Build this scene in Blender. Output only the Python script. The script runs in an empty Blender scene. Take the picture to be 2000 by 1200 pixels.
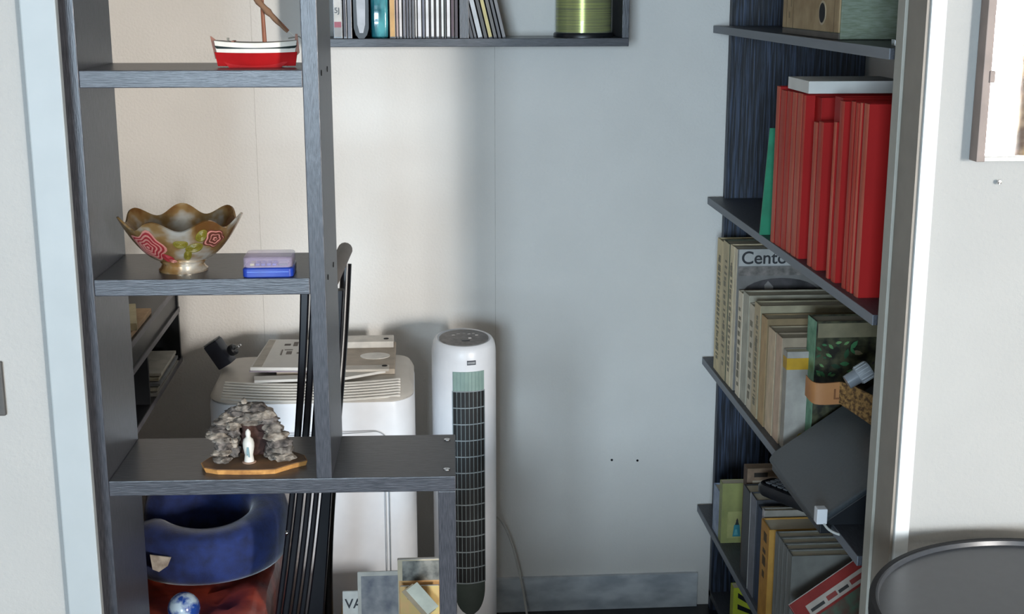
import bpy, bmesh, math, random
from mathutils import Vector, Matrix, noise
random.seed(7)
S = bpy.context.scene
COL = S.collection
rad = math.radians

# ---------------------------------------------------------------- camera
H = 1.55
F = 2633.0
PITCH, YAW = rad(13.36), rad(4.066)
cd = bpy.data.cameras.new('camera'); cam = bpy.data.objects.new('camera', cd); COL.objects.link(cam)
cd.sensor_fit = 'HORIZONTAL'; cd.sensor_width = 36.0; cd.lens = F / 2000.0 * 36.0
cd.clip_start = 0.05
cam.location = (0, 0, H); cam.rotation_euler = (math.pi/2 - PITCH, 0, -YAW)
S.camera = cam
# ---------------------------------------------------------------- world, light, exposure
w = bpy.data.worlds.new('world'); S.world = w; w.use_nodes = True
bg = w.node_tree.nodes['Background']; bg.inputs[0].default_value = (0.55, 0.68, 0.9, 1); bg.inputs[1].default_value = 0.25
S.view_settings.view_transform = 'Standard'; S.view_settings.look = 'None'
S.view_settings.gamma = 1.0; S.view_settings.use_curve_mapping = False
S.view_settings.exposure = 0.0
ROOM_BACK = -4.2
def window_light(name, x0, x1, z0, z1, power, col):
    l = bpy.data.lights.new(name, 'AREA'); l.shape = 'RECTANGLE'; l.size = x1-x0; l.size_y = z1-z0
    l.energy = power; l.color = col
    o = bpy.data.objects.new(name, l); COL.objects.link(o)
    o.location = ((x0+x1)/2, ROOM_BACK-0.06, (z0+z1)/2); o.rotation_euler = (rad(90), 0, 0)   # shines towards +Y
    return o
WIN = [(3.22, 3.98, 0.50, 2.10), (-1.95, -0.45, 0.80, 2.15)]
window_light('daylight_right_window', *WIN[0], 860, (1.0, 0.97, 0.93))
window_light('daylight_left_window', *WIN[1], 370, (0.66, 0.84, 1.0))

# ---------------------------------------------------------------- pixel -> place (2000 x 1200 frame)
_f = Vector((math.sin(YAW)*math.cos(PITCH), math.cos(YAW)*math.cos(PITCH), -math.sin(PITCH)))
_r = Vector((math.cos(YAW), -math.sin(YAW), 0)); _u = _r.cross(_f)
_C = Vector((0, 0, H))
def ray(x, y): return _f + _r*((x-1000)/F) - _u*((y-600)/F)
def atY(x, y, Y): d = ray(x, y); return _C + d*(Y/d.y)
def atX(x, y, X): d = ray(x, y); return _C + d*(X/d.x)
def atZ(x, y, Z): d = ray(x, y); return _C + d*((Z-H)/d.z)

# ---------------------------------------------------------------- materials
def srgb(h):
    h = h.lstrip('#'); v = [int(h[i:i+2], 16)/255 for i in (0, 2, 4)]
    return tuple(c/12.92 if c <= .04045 else ((c+.055)/1.055)**2.4 for c in v)
MATS = {}
def mat(key, col, rough=.6, metal=0., var=.12, scale=30., stretch=(1, 1, 1), bump=0., bscale=None, spec=.5, col2=None, trans=0., alpha=None, sheen=0., contrast=(.35, .65), coat=0.):
    """procedural material: a noise mixes two tones of the colour; optional noise bump"""
    if key in MATS: return MATS[key]
    m = bpy.data.materials.new(key); MATS[key] = m; m.use_nodes = True
    nt = m.node_tree; N = nt.nodes; L = nt.links; b = N['Principled BSDF']
    c = srgb(col) if isinstance(col, str) else col
    c2 = (srgb(col2) if isinstance(col2, str) else col2) if col2 else tuple(x*(1-var*2) for x in c)
    tc = N.new('ShaderNodeTexCoord'); mp = N.new('ShaderNodeMapping'); mp.inputs['Scale'].default_value = stretch
    L.new(tc.outputs['Object'], mp.inputs[0])
    nz = N.new('ShaderNodeTexNoise'); nz.inputs['Scale'].default_value = scale; nz.inputs['Detail'].default_value = 5
    L.new(mp.outputs[0], nz.inputs['Vector'])
    cr = N.new('ShaderNodeValToRGB'); cr.color_ramp.elements[0].position = contrast[0]; cr.color_ramp.elements[1].position = contrast[1]
    cr.color_ramp.elements[0].color = (*c2, 1); cr.color_ramp.elements[1].color = (*c, 1)
    L.new(nz.outputs[0], cr.inputs[0]); L.new(cr.outputs[0], b.inputs['Base Color'])
    b.inputs['Roughness'].default_value = rough; b.inputs['Metallic'].default_value = metal
    b.inputs['Specular IOR Level'].default_value = spec
    if trans: b.inputs['Transmission Weight'].default_value = trans
    if alpha is not None: b.inputs['Alpha'].default_value = alpha
    if sheen: b.inputs['Sheen Weight'].default_value = sheen; b.inputs['Sheen Roughness'].default_value = .4
    if coat: b.inputs['Coat Weight'].default_value = coat
    if bump:
        bp = N.new('ShaderNodeBump'); bp.inputs['Strength'].default_value = bump; bp.inputs['Distance'].default_value = .002
        if bscale:
            n2 = N.new('ShaderNodeTexNoise'); n2.inputs['Scale'].default_value = bscale; n2.inputs['Detail'].default_value = 3
            L.new(mp.outputs[0], n2.inputs['Vector']); L.new(n2.outputs[0], bp.inputs['Height'])
        else: L.new(nz.outputs[0], bp.inputs['Height'])
        L.new(bp.outputs[0], b.inputs['Normal'])
    return m
def plain(col, rough=.6, **k): return mat('paint_%s_%d' % (col.strip('#'), rough*100), col, rough, **k)

WALL = mat('wall_plaster', '#e4e0da', .85, var=.02, scale=6, bump=.55, bscale=170, spec=.2)
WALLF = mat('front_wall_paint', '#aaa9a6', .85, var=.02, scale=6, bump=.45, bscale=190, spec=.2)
WALLR = mat('room_wall_paint', '#a39c92', .9, var=.03)
CEIL = mat('ceiling_paint', '#b9b4ac', .9, var=.02)
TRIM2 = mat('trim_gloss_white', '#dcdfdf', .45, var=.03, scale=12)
SHADE_TAUPE = mat('lining_shade_taupe', '#8f877d', .55, var=.06, scale=20)  # shade of the right reveal put into the lining colour
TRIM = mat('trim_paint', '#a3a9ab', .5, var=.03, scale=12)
FLOOR = mat('dark_floor', '#1d1c1f', .35, var=.25, scale=18)
MARBLE = mat('grey_marble', '#d2d6d9', .3, scale=14, col2='#aab0b6', stretch=(1, 1, 2.2))
WOODX = mat('black_stain_x', '#46474d', .33, scale=22, stretch=(2.5, 30, 30), col2='#2f3137', bump=.2)
WOODZ = mat('black_stain_z', '#46474d', .33, scale=22, stretch=(30, 30, 2.5), col2='#2f3137', bump=.2)
WOODY = mat('black_stain_y', '#43454c', .48, scale=22, stretch=(30, 2.5, 30), col2='#2b2d33', bump=.25)
NAVY = mat('navy_grain', '#3a465c', .5, scale=16, stretch=(18, 18, .6), col2='#10131d', bump=.3, contrast=(.46, .64))
BLACKP = mat('black_plastic', '#1b1d21', .38, var=.1)
BLACKM = mat('black_tube', '#0c0c12', .3, var=.1)
DARK = mat('dark_hole', '#08080a', .9)
WHITEP = mat('white_plastic', '#e3e5e9', .35, var=.02)
WHITEP2 = mat('white_plastic_matt', '#d9dade', .5, var=.03)
PAPER = mat('paper_edges', '#c9bfa8', .9, scale=40, stretch=(1, 60, 1), var=.12)
PAPERW = mat('white_paper', '#d9d7d2', .9, var=.03)
CHROME = mat('chrome', '#c9ccd0', .18, metal=1., var=.05)
MIRROR = mat('mirror_glass', '#f2f4f4', .015, metal=1., var=.0)

# ---------------------------------------------------------------- mesh helpers
def bm_box(bm, x0, x1, y0, y1, z0, z1, bev=0.):
    vs = [bm.verts.new((x, y, z)) for z in (z0, z1) for y in (y0, y1) for x in (x0, x1)]
    fs = [(0, 2, 3, 1), (4, 5, 7, 6), (0, 1, 5, 4), (2, 6, 7, 3), (0, 4, 6, 2), (1, 3, 7, 5)]
    ff = [bm.faces.new([vs[i] for i in q]) for q in fs]
    if bev:
        es = list({e for f in ff for e in f.edges})
        bmesh.ops.bevel(bm, geom=es, offset=bev, segments=2, affect='EDGES', profile=.6)
    return bm
def box(x0, x1, y0, y1, z0, z1, bev=0.): return bm_box(bmesh.new(), min(x0, x1), max(x0, x1), min(y0, y1), max(y0, y1), min(z0, z1), max(z0, z1), bev)
def loft(rings, cap=True, closed=True):
    bm = bmesh.new(); R = [[bm.verts.new(p) for p in r] for r in rings]; n = len(R[0])
    for a, b in zip(R, R[1:]):
        for i in range(n if closed else n-1):
            j = (i+1) % n; bm.faces.new((a[i], a[j], b[j], b[i]))
    if cap: bm.faces.new(list(reversed(R[0]))); bm.faces.new(R[-1])
    bmesh.ops.recalc_face_normals(bm, faces=bm.faces); return bm
def lathe(prof, c=(0, 0, 0), n=32, cap=True):
    return loft([[(c[0]+r*math.cos(2*math.pi*i/n), c[1]+r*math.sin(2*math.pi*i/n), c[2]+z) for i in range(n)] for r, z in prof], cap)
def tube(pts, r, n=10, caps=True):
    pts = [Vector(p) for p in pts]; rings = []; prev = None
    rs = r if isinstance(r, (list, tuple)) else [r]*len(pts)
    for i, p in enumerate(pts):
        t = (pts[min(i+1, len(pts)-1)] - pts[max(i-1, 0)]).normalized()
        a = prev if prev else (Vector((0, 0, 1)) if abs(t.z) < .9 else Vector((1, 0, 0)))
        a = (a - t*a.dot(t)).normalized(); prev = a; b = t.cross(a)
        rings.append([p + (a*math.cos(2*math.pi*k/n) + b*math.sin(2*math.pi*k/n))*rs[i] for k in range(n)])
    return loft(rings, caps)
def capsule(p, q, r, n=14):
    p, q = Vector(p), Vector(q); d = (q-p).normalized(); pts, rs = [], []
    for k in range(5): a = math.pi/2*k/4.; pts.append(p - d*r*math.cos(a)); rs.append(max(r*math.sin(a), 1e-4))
    for k in range(5): a = math.pi/2*k/4.; pts.append(q + d*r*math.sin(a)); rs.append(max(r*math.cos(a), 1e-4))
    return tube(pts, rs, n)
def smooth_curve(pts, k=8):
    pts = [Vector(p) for p in pts]; out = []
    for i in range(len(pts)-1):
        p0, p1, p2, p3 = pts[max(i-1, 0)], pts[i], pts[i+1], pts[min(i+2, len(pts)-1)]
        for j in range(k):
            t = j/k
            out.append(.5*((2*p1) + (p2-p0)*t + (2*p0-5*p1+4*p2-p3)*t*t + (3*p1-p0-3*p2+p3)*t**3))
    return out + [pts[-1]]
def prism(poly, y0, y1, bev=0.):
    """outline in the XZ plane given thickness along Y"""
    bm = loft([[(x, y0, z) for x, z in poly], [(x, y1, z) for x, z in poly]])
    if bev: bmesh.ops.bevel(bm, geom=list(bm.edges), offset=bev, segments=1, affect='EDGES')
    return bm
def prismz(poly, z0, z1):
    return loft([[(x, y, z0) for x, y in poly], [(x, y, z1) for x, y in poly]])
def rrect(cx, cy, wx, wy, r, n=5):
    out = []
    for sx, sy, a0 in ((1, 1, 0), (-1, 1, 90), (-1, -1, 180), (1, -1, 270)):
        for k in range(n+1):
            a = rad(a0 + 90*k/n); out.append((cx+sx*(wx/2-r)+r*math.cos(a), cy+sy*(wy/2-r)+r*math.sin(a)))
    return out
def xf(bm, M): bmesh.ops.transform(bm, matrix=M, verts=bm.verts); return bm
def T(x, y, z): return Matrix.Translation((x, y, z))
def Rot(deg, ax): return Matrix.Rotation(rad(deg), 4, ax)
def subdiv(bm, n): bmesh.ops.subdivide_edges(bm, edges=bm.edges, cuts=n, use_grid_fill=True); return bm

# ---------------------------------------------------------------- objects
ROOTM = {}
def raw(name, bm, m, smooth=False):
    me = bpy.data.meshes.new(name); bmesh.ops.recalc_face_normals(bm, faces=bm.faces)
    bm.to_mesh(me); bm.free(); me.materials.append(m)
    if smooth:
        for p in me.polygons: p.use_smooth = True
        try: me.set_sharp_from_angle(angle=rad(40))
        except Exception: pass
    o = bpy.data.objects.new(name, me); COL.objects.link(o); return o
def thing(name, label, cat, loc=(0, 0, 0), rotz=0., group=None, M=None):
    o = bpy.data.objects.new(name, None); COL.objects.link(o); o.empty_display_size = .03
    W = M if M is not None else T(*loc) @ Matrix.Rotation(rotz, 4, 'Z')
    o.matrix_world = W; ROOTM[o] = W
    o['label'] = label; o['category'] = cat
    if group: o['group'] = group
    return o
def part(name, bm, m, parent, smooth=False, local=False, label=None):
    """a part; its mesh is given in world coordinates (or in the thing's own with local=True)"""
    if not local: xf(bm, ROOTM[parent].inverted())
    o = raw(name, bm, m, smooth); o.parent = parent
    ROOTM[o] = ROOTM[parent]
    if label: o['label'] = label
    return o
def solo(name, bm, m, label, cat, group=None, smooth=False):
    zs = min(v.co.z for v in bm.verts); n = len(bm.verts)
    c = Vector((sum(v.co.x for v in bm.verts)/n, sum(v.co.y for v in bm.verts)/n, zs))
    xf(bm, T(*-c)); o = raw(name, bm, m, smooth); o.location = c
    o['label'] = label; o['category'] = cat
    if group: o['group'] = group
    return o
def struct(name, bm, m, label=None, smooth=False):
    o = raw(name, bm, m, smooth); o['kind'] = 'structure'; ROOTM[o] = Matrix.Identity(4)
    if label: o['label'] = label
    return o
def text(name, body, size, M, m, parent, local=False, ext=.0004, sx=1.):
    cu = bpy.data.curves.new(name, 'FONT'); cu.body = body; cu.size = size; cu.extrude = ext; cu.offset = size*.012
    to = bpy.data.objects.new(name, cu); COL.objects.link(to)
    dg = bpy.context.evaluated_depsgraph_get(); dg.update()
    me = bpy.data.meshes.new_from_object(to.evaluated_get(dg))
    bpy.data.objects.remove(to); bpy.data.curves.remove(cu)
    bm = bmesh.new(); bm.from_mesh(me); bpy.data.meshes.remove(me)
    xf(bm, M @ Matrix.Diagonal((sx, 1, 1, 1)))
    return part(name, bm, m, parent, local=local)
FACE_CAM = Rot(90, 'X')          # flat print that faces -Y

# ================================================================= THE ROOM
YB = 3.164          # back wall of the niche
YF0, YF1 = 1.855, 1.935   # partition wall with the opening
OXL, OXR = -.478, .705   # jambs of the opening
NXL, NXR = -.80, 1.062   # side walls of the niche
RX0, RX1, RB, CZ = -3.2, 4.3, ROOM_BACK, 2.65
struct('floor', box(RX0, RX1, RB-.1, YB+.1, -.1, 0), FLOOR)
struct('ceiling', box(RX0, RX1, RB-.1, YB+.1, CZ, CZ+.1), CEIL)
wb = struct('wall_back', box(NXL-.1, NXR+.1, YB, YB+.1, 0, CZ), WALL)
struct('wall_left', box(NXL-.1, NXL, YF1, YB, 0, CZ), WALL)
struct('wall_right', box(NXR, NXR+.1, YF1, YB, 0, CZ), WALL)
wfl = struct('wall_front_left', box(RX0, OXL, YF0, YF1, 0, CZ), WALLF)
wfr = struct('wall_front_right', box(OXR, RX1, YF0, YF1, 0, CZ), WALLF)
struct('wall_front_top', box(OXL, OXR, YF0, YF1, 2.25, CZ), WALLF)
struct('wall_room_left', box(RX0-.1, RX0, RB, YF0, 0, CZ), WALLR)
struct('wall_room_right', box(RX1, RX1+.1, RB, YF0, 0, CZ), WALLR)
bm = bmesh.new()
(a0, a1, az0, az1), (b0, b1, bz0, bz1) = WIN
bm_box(bm, RX0, b0, RB-.1, RB, 0, CZ); bm_box(bm, b1, a0, RB-.1, RB, 0, CZ); bm_box(bm, a1, RX1, RB-.1, RB, 0, CZ)
for x0, x1, z0, z1 in WIN: bm_box(bm, x0, x1, RB-.1, RB, 0, z0); bm_box(bm, x0, x1, RB-.1, RB, z1, CZ)
struct('wall_room_back', bm, WALLR)
for i, (x0, x1, z0, z1) in enumerate(WIN):
    bm = bmesh.new(); t = .035
    bm_box(bm, x0, x0+t, RB-.04, RB+.01, z0, z1); bm_box(bm, x1-t, x1, RB-.04, RB+.01, z0, z1)
    bm_box(bm, x0+t, x1-t, RB-.04, RB+.01, z0, z0+t); bm_box(bm, x0+t, x1-t, RB-.04, RB+.01, z1-t, z1)
    if i: bm_box(bm, (x0+x1)/2-.02, (x0+x1)/2+.02, RB-.04, RB+.01, z0+t, z1-t)
    wi = struct('window_%d' % (i+1), bm, TRIM)
    if i == 0:
        for ca, cb2, cz in ((x0+.04, x0+.15, 1.20), (x1-.42, x1-.04, 1.32)):
            nn = 40
            ring = [[(ca+(cb2-ca)*q/nn, RB+.035+.012*math.sin(q*1.1), z_) for q in range(nn+1)] + [(ca+(cb2-ca)*q/nn, RB+.039+.012*math.sin(q*1.1), z_) for q in range(nn, -1, -1)] for z_ in (.52, cz)]
            part('curtain', loft(ring), mat('printed_curtain', '#b59a78', .9, scale=9, col2='#5f4632', contrast=(.4, .6)), wi)
# casings of the opening
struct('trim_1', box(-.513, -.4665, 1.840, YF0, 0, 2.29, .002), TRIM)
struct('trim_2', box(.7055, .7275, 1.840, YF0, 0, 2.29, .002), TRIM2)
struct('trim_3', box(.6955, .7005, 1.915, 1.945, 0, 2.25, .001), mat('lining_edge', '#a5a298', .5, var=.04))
struct('trim_5', box(.7005, OXR, 1.845, 1.945, 0, 2.25), SHADE_TAUPE)
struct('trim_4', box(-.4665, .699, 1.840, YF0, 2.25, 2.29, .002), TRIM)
struct('baseboard_back', box(NXL, .70, YB-.012, YB, 0, .092, .001), MARBLE)
HAIR = mat('seam_line', '#d3cec6', .9)
for xp, ya, yb in ((503, 180, 480), (967, 100, 620)):
    X = atY(xp, (ya+yb)/2, YB).x
    part('wallpaper_seam', box(X-.0006, X+.0006, YB-.0006, YB, .092, CZ), HAIR, wb)
for xp, yp in ((1195, 899), (1245, 900)):
    p = atY(xp, yp, YB)
    part('nail_hole', xf(lathe([(.0001, 0), (.003, 0), (.0028, .001), (.0001, .001)], n=10), T(p.x, YB, p.z) @ Rot(90, 'X')), DARK, wb)
p = atY(1948, 355, YF0)
part('nail', xf(lathe([(.0001, 0), (.0018, 0), (.0018, .006), (.0035, .006), (.003, .008), (.0001, .0085)], n=10), T(p.x, YF0, p.z) @ Rot(90, 'X')), CHROME, wfr, True)

# ================================================================= DIVIDER SHELF UNIT IN THE OPENING
UM = T(-.4765, 1.884, 0) @ Rot(-1.6, 'Z')
UD, UT = .192, .0225
unit = thing('shelf_unit', 'open dark grey stained wooden shelf unit standing in the doorway opening', 'shelf unit', M=UM)
SH = [1.440, 1.150, .8505]      # shelf tops
XC = .3235                     # centre post, local x
XR = .5265                      # right end
part('post', box(0, UT, 0, UD, 0, 2.2, .0012), WOODZ, unit, local=True)
cpost = part('post', box(XC, XC+UT, 0, UD, SH[2], 2.2, .0012), WOODZ, unit, local=True)
part('post', box(XR-.026, XR, 0, UD, 0, SH[2]-.023, .0012), WOODZ, unit, local=True)
for z in SH[:2]: part('shelf', box(UT, XC, 0.0005, UD, z-.0235, z, .0012), WOODX, unit, local=True)
s3 = part('shelf', box(UT, XR, 0.0005, UD, SH[2]-.023, SH[2], .0012), WOODX, unit, local=True)
part('shelf', box(UT, XC, 0.0005, UD, 1.725, 1.7485, .0012), WOODX, unit, local=True)
part('shelf', box(UT, XR-.026, 0.0005, UD, .10, .123, .0012), WOODX, unit, local=True)
for z in SH[:2]:
    for y in (.035, .125):
        part('fixing_hole', xf(lathe([(.0001, 0), (.0042, 0), (.004, .0008), (.0001, .0008)], n=12), T(XC+UT, y, z-.006) @ Rot(90, 'Y')), DARK, cpost, local=True)
for x, y in ((XR-.013, .03), (XR-.013, .165)):
    part('screw', lathe([(.0001, 0), (.0055, 0), (.005, .0012), (.002, .0015), (.0001, .001)], (x, y, SH[2]), 12), CHROME, s3, True, local=True)
def unit_pt(x, y, z): return UM @ Vector((x, y, z))
def on_unit(px, py, z, back=0.):
    p = atZ(px, py, z); return p + Vector((0, back, 0))

# ================================================================= MODEL BOAT (top shelf)
Z0 = SH[0]
bx, by = -.2215, 1.945
boat = thing('model_sailboat', 'red and white wooden model sailing boat on the dark shelf', 'model boat', (bx, by, Z0))
def hull_ring(t, z0, z1, wid, n=6, flip=False):
    pass
L = .108
def hull(zlo, zhi, klo, khi, extra=0.):
    """stations along X; half-breadth shrinks to both ends and towards the keel"""
    rings = []
    for i in range(17):
        t = i/16; x = bx - L/2 + L*t
        b = .0165*max(.06, math.sin(math.pi*(.08+.90*t)))**.55
        sheer = .0030*(2*t-1)**2
        zl, zh = zlo, zhi + (sheer if zhi > .025 else sheer*.3)
        xs = 1.0 - .10*(1-0)*(0.0)
        ring = []
        for k in range(5):
            f = k/4; z = zl+(zh-zl)*f; hb = b*(klo+(khi-klo)*f)+extra; ring.append((x*1.0 + (t-.5)*.006*f, by-hb, Z0+z))
        for k in range(5):
            f = 1-k/4; z = zl+(zh-zl)*f; hb = b*(klo+(khi-klo)*f)+extra; ring.append((x*1.0 + (t-.5)*.006*f, by+hb, Z0+z))
        rings.append(ring)
    return loft(rings)
BRED = plain('#ab1316', .65, spec=.2); BWHT = plain('#e6ddd0', .4); BBLK = plain('#1e2a28', .5); BDECK = plain('#7a7468', .7); BWOOD = plain('#8a4f33', .55); SAIL = plain('#7d5c44', .9)
part('lower_hull', hull(.002, .0205, .35, .95), BRED, boat, True)
part('upper_hull', hull(.0205, .034, .95, 1.04), BWHT, boat, True)
part('stripe', hull(.0262, .0275, .99, 1.0, .0004), BBLK, boat, True)
part('keel', prism([(bx-.038, Z0), (bx+.034, Z0), (bx+.044, Z0+.008), (bx-.045, Z0+.008)], by-.006, by+.006), BRED, boat)
part('deck', hull(.0338, .0348, .94, .94), BDECK, boat)
part('stem_post', prism([(bx+.052, Z0+.012), (bx+.060, Z0+.020), (bx+.058, Z0+.046), (bx+.055, Z0+.046)], by-.0015, by+.0015), BWOOD, boat)
part('rudder', prism([(bx-.0575, Z0+.012), (bx-.053, Z0+.012), (bx-.0555, Z0+.038), (bx-.0615, Z0+.043), (bx-.063, Z0+.043)], by-.001, by+.001), BWOOD, boat)
m0, m1 = Vector((bx+.012, by, Z0+.034)), Vector((bx+.009, by, Z0+.15))
part('mast', tube([m0, m1], [.0030, .0022], 8), BWOOD, boat, True)
part('bowsprit', tube([(bx+.045, by, Z0+.040), (bx+.060, by, Z0+.0425), (bx+.068, by, Z0+.036)], .0009, 6), BDECK, boat, True)
part('thwart', box(bx-.033, bx-.029, by-.012, by+.012, Z0+.035, Z0+.037), BWOOD, boat)
part('tiller', box(bx-.040, bx-.037, by-.002, by+.002, Z0+.035, Z0+.041), BDECK, boat)
y0_, y1_ = Vector((bx+.046, by-.004, Z0+.050)), Vector((bx-.014, by-.004, Z0+.115))
yard = part('yard', tube([y0_, y1_], [.0018, .0022], 8), BWOOD, boat, True)
rr = []
sp = [y0_.lerp(y1_, t/14) + Vector((-.0012, -.001, -.0016)) for t in range(15)]
part('furled_sail', tube(sp, [.0012+.0034*math.sin(math.pi*(k+.4)/15)*(1+.25*math.sin(k*2.3)) for k in range(15)], 9), SAIL, boat, True)
part('rigging', tube([y0_, (bx+.055, by, Z0+.042)], .0004, 5), BWHT, boat)

# ================================================================= BOWL (middle shelf)
Z0 = SH[1]
cx, cy = -.340, 1.948
bowl = thing('footed_bowl', 'gold and silver footed bowl with wavy rim and painted roses', 'bowl', (cx, cy, Z0))
def bowl_p(th, v, off=0.):
    """v 0 at the foot joint, 1 at the rim"""
    wav = math.cos(7*th+.6)
    r = .030 + .0560*(v**.72) + .004*wav*v*v
    z = .016 + .060*(v**1.25) + (.0075*wav)*v**3
    return Vector((cx+(r+off)*math.cos(th), cy+(r+off)*math.sin(th), Z0+z))
n, k = 112, 16
outer = [[bowl_p(2*math.pi*i/n, j/k) for i in range(n)] for j in range(k+1)]
inner = [[bowl_p(2*math.pi*i/n, j/k, -.0028)+Vector((0, 0, .0012)) for i in range(n)] for j in range(k, -1, -1)]
def bowl_mat():
    m = bpy.data.materials.new('lustre_bowl'); m.use_nodes = True; nt = m.node_tree; N = nt.nodes; Lk = nt.links; b = N['Principled BSDF']
    tc = N.new('ShaderNodeTexCoord')
    nz = N.new('ShaderNodeTexNoise'); nz.inputs['Scale'].default_value = 22; nz.inputs['Detail'].default_value = 3; Lk.new(tc.outputs['Object'], nz.inputs['Vector'])
    cr = N.new('ShaderNodeValToRGB'); e = cr.color_ramp.elements; e[0].position = .40; e[0].color = (*srgb('#8a5f34'), 1); e[1].position = .66; e[1].color = (*srgb('#d9d6cd'), 1)
    x = e.new(.52); x.color = (*srgb('#ad8a5a'), 1)
    Lk.new(nz.outputs[0], cr.inputs[0]); Lk.new(cr.outputs[0], b.inputs['Base Color'])
    b.inputs['Metallic'].default_value = .62; b.inputs['Roughness'].default_value = .22
    return m
LUST = bowl_mat()
body = part('bowl_body', loft(outer+inner), LUST, bowl, True)
part('foot', lathe([(.0345, 0), (.0352, .003), (.032, .006), (.030, .010), (.033, .0145), (.031, .0165), (.02, .0165)], (cx, cy, Z0), 40), LUST, bowl, True)
def patch(th0, v0, dth, dv, m, name, ph=0., inside=False, petals=0, sub=None):
    rings = []
    nr, na = 9, 36
    bmx = bmesh.new(); prev = None
    off = -.0034 if inside else .0006
    c = bmx.verts.new(bowl_p(th0, v0, off + (-.0004 if inside else .0012)))
    for q in range(1, nr+1):
        cur = []
        for a in range(na):
            an = 2*math.pi*a/na; rr_ = q/nr*(1 + (.12*math.cos(petals*an+ph) if petals else 0))
            bump_ = (.0009 if q % 2 else .0001) if not inside else 0
            cur.append(bmx.verts.new(bowl_p(th0+dth*rr_*math.cos(an), min(.97, max(.02, v0+dv*rr_*math.sin(an))), off+(bump_ if q < nr else 0))))
        for a in range(na):
            b2 = (a+1) % na
            bmx.faces.new((c, cur[a], cur[b2]) if prev is None else (prev[a], cur[a], cur[b2], prev[b2]))
        prev = cur
    o = part(name, bmx, m, bowl, True)
    me = o.data
    if isinstance(sub, list):
        for mm in sub: me.materials.append(mm)
        for i, pl in enumerate(me.polygons):
            q = 0 if i < na else 1+(i-na)//na
            pl.material_index = q % (len(sub)+1)
    return o
PINK = plain('#b87a70', .35); RED = plain('#8d2a30', .35); CREAM = plain('#d9a79a', .35); OLIVE = plain('#6d6420', .4); DKG = plain('#4d4a34', .4); RUST = plain('#5b3026', .4)
patch(rad(236), .55, .40, .34, PINK, 'rose', .4, petals=5, sub=[RED])
patch(rad(256), .24, .16, .14, RED, 'rose_petal', 0, petals=3)
patch(rad(262), .14, .12, .08, PINK, 'rose_petal', 0, petals=3)
patch(rad(318), .70, .26, .20, RUST, 'rose', .1, petals=5, sub=[PINK, RUST])
for th, v, a, b_ in ((278, .66, .13, .12), (294, .52, .17, .13), (287, .32, .09, .18), (300, .76, .10, .13)): patch(rad(th), v, a, b_, OLIVE, 'leaf', .3, petals=2)
patch(rad(88), .80, .07, .12, DKG, 'leaf', 0, True, 2)
patch(rad(102), .74, .12, .06, RUST, 'leaf', 0, True, 2)
patch(rad(52), .86, .06, .10, OLIVE, 'leaf', 0, True, 2)

# ================================================================= BLUE CALCULATOR-LIKE BOX (middle shelf)
bx0, bx1, yF = -.2475, -.1765, 1.884
calc = thing('pocket_calculator', 'small blue pocket calculator with clear raised cover beside the bowl', 'calculator', ((bx0+bx1)/2, yF+.03, Z0))
BLU = mat('cobalt_plastic', '#1f3c9a', .3, var=.08); LAV = mat('clear_lavender', '#b9a9c4', .12, var=.02, alpha=.38); KEYB = plain('#2c4a9c', .35)
def slab(x0, x1, y0, y1, z0, z1, r, m, name, parent):
    c = ((x0+x1)/2, (y0+y1)/2)
    rings = []
    for dz, ins in ((0, .0012), (.0012, 0), (z1-z0-.0015, 0), (z1-z0, .0015)):
        rings.append([(x, y, z0+dz) for x, y in rrect(c[0], c[1], x1-x0-2*ins, y1-y0-2*ins, r)])
    return part(name, loft(rings), m, parent, True)
slab(bx0, bx1, yF, yF+.062, Z0, Z0+.0135, .007, BLU, 'base', calc)
part('ridge', box(bx0+.006, bx1-.006, yF-.0008, yF+.001, Z0+.0075, Z0+.0088, .0003), plain('#5a78c8', .3), calc)
slab(bx0+.003, bx1-.003, yF+.004, yF+.06, Z0+.0132, Z0+.0152, .006, plain('#9d97ad', .35), 'face_plate', calc)
for i in range(5):
    for j in range(2):
        x = bx0+.010+i*.0078
        part('key', box(x, x+.0058, yF+.010+j*.013, yF+.018+j*.013, Z0+.015, Z0+.0185, .0006), KEYB if i else plain('#c9c37a', .4), calc)
part('display', box(bx1-.021, bx1-.008, yF+.012, yF+.032, Z0+.015, Z0+.0172, .0004), plain('#53695f', .2), calc)
slab(bx0+.001, bx1-.001, yF+.002, yF+.062, Z0+.0138, Z0+.0285, .007, LAV, 'clear_cover', calc)

# ================================================================= GROTTO (lower shelf)
Z0 = SH[2]
gx, gy = -.2505, 1.945
gro = thing('grotto_ornament', 'miniature grey stone grotto with white statuette on a wooden slice', 'ornament', (gx, gy, Z0))
slice_poly = [(-.078, -.012), (-.070, -.034), (-.050, -.044), (-.02, -.047), (.012, -.049), (.036, -.047), (.048, -.036), (.062, -.024), (.080, -.012), (.074, .012), (.05, .036), (.01, .044), (-.04, .036), (-.068, .014)]
slc = [(gx+x, gy+y) for x, y in slice_poly]
SLW = mat('cut_wood', '#7c5a3c', .8, scale=30, col2='#5b4636'); SLE = mat('wood_edge', '#c68f4e', .7, scale=60, col2='#8d5d2d')
part('wood_slice', loft([[(gx+x*.97, gy+y*.97, Z0) for x, y in slice_poly], [(x, y, Z0+.0072) for x, y in slc]]), SLE, gro)
part('slice_top', loft([[(gx+x*.985, gy+y*.985, Z0+.0071) for x, y in slice_poly], [(gx+x*.97, gy+y*.97, Z0+.0080) for x, y in slice_poly]]), SLW, gro)
STN = [mat('stone_a', '#8f867c', .85, scale=90, col2='#453e39', bump=.8), mat('stone_b', '#a3988b', .85, scale=80, col2='#574d44', bump=.8), mat('stone_c', '#7a716b', .85, scale=95, col2='#35302d', bump=.8)]
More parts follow.
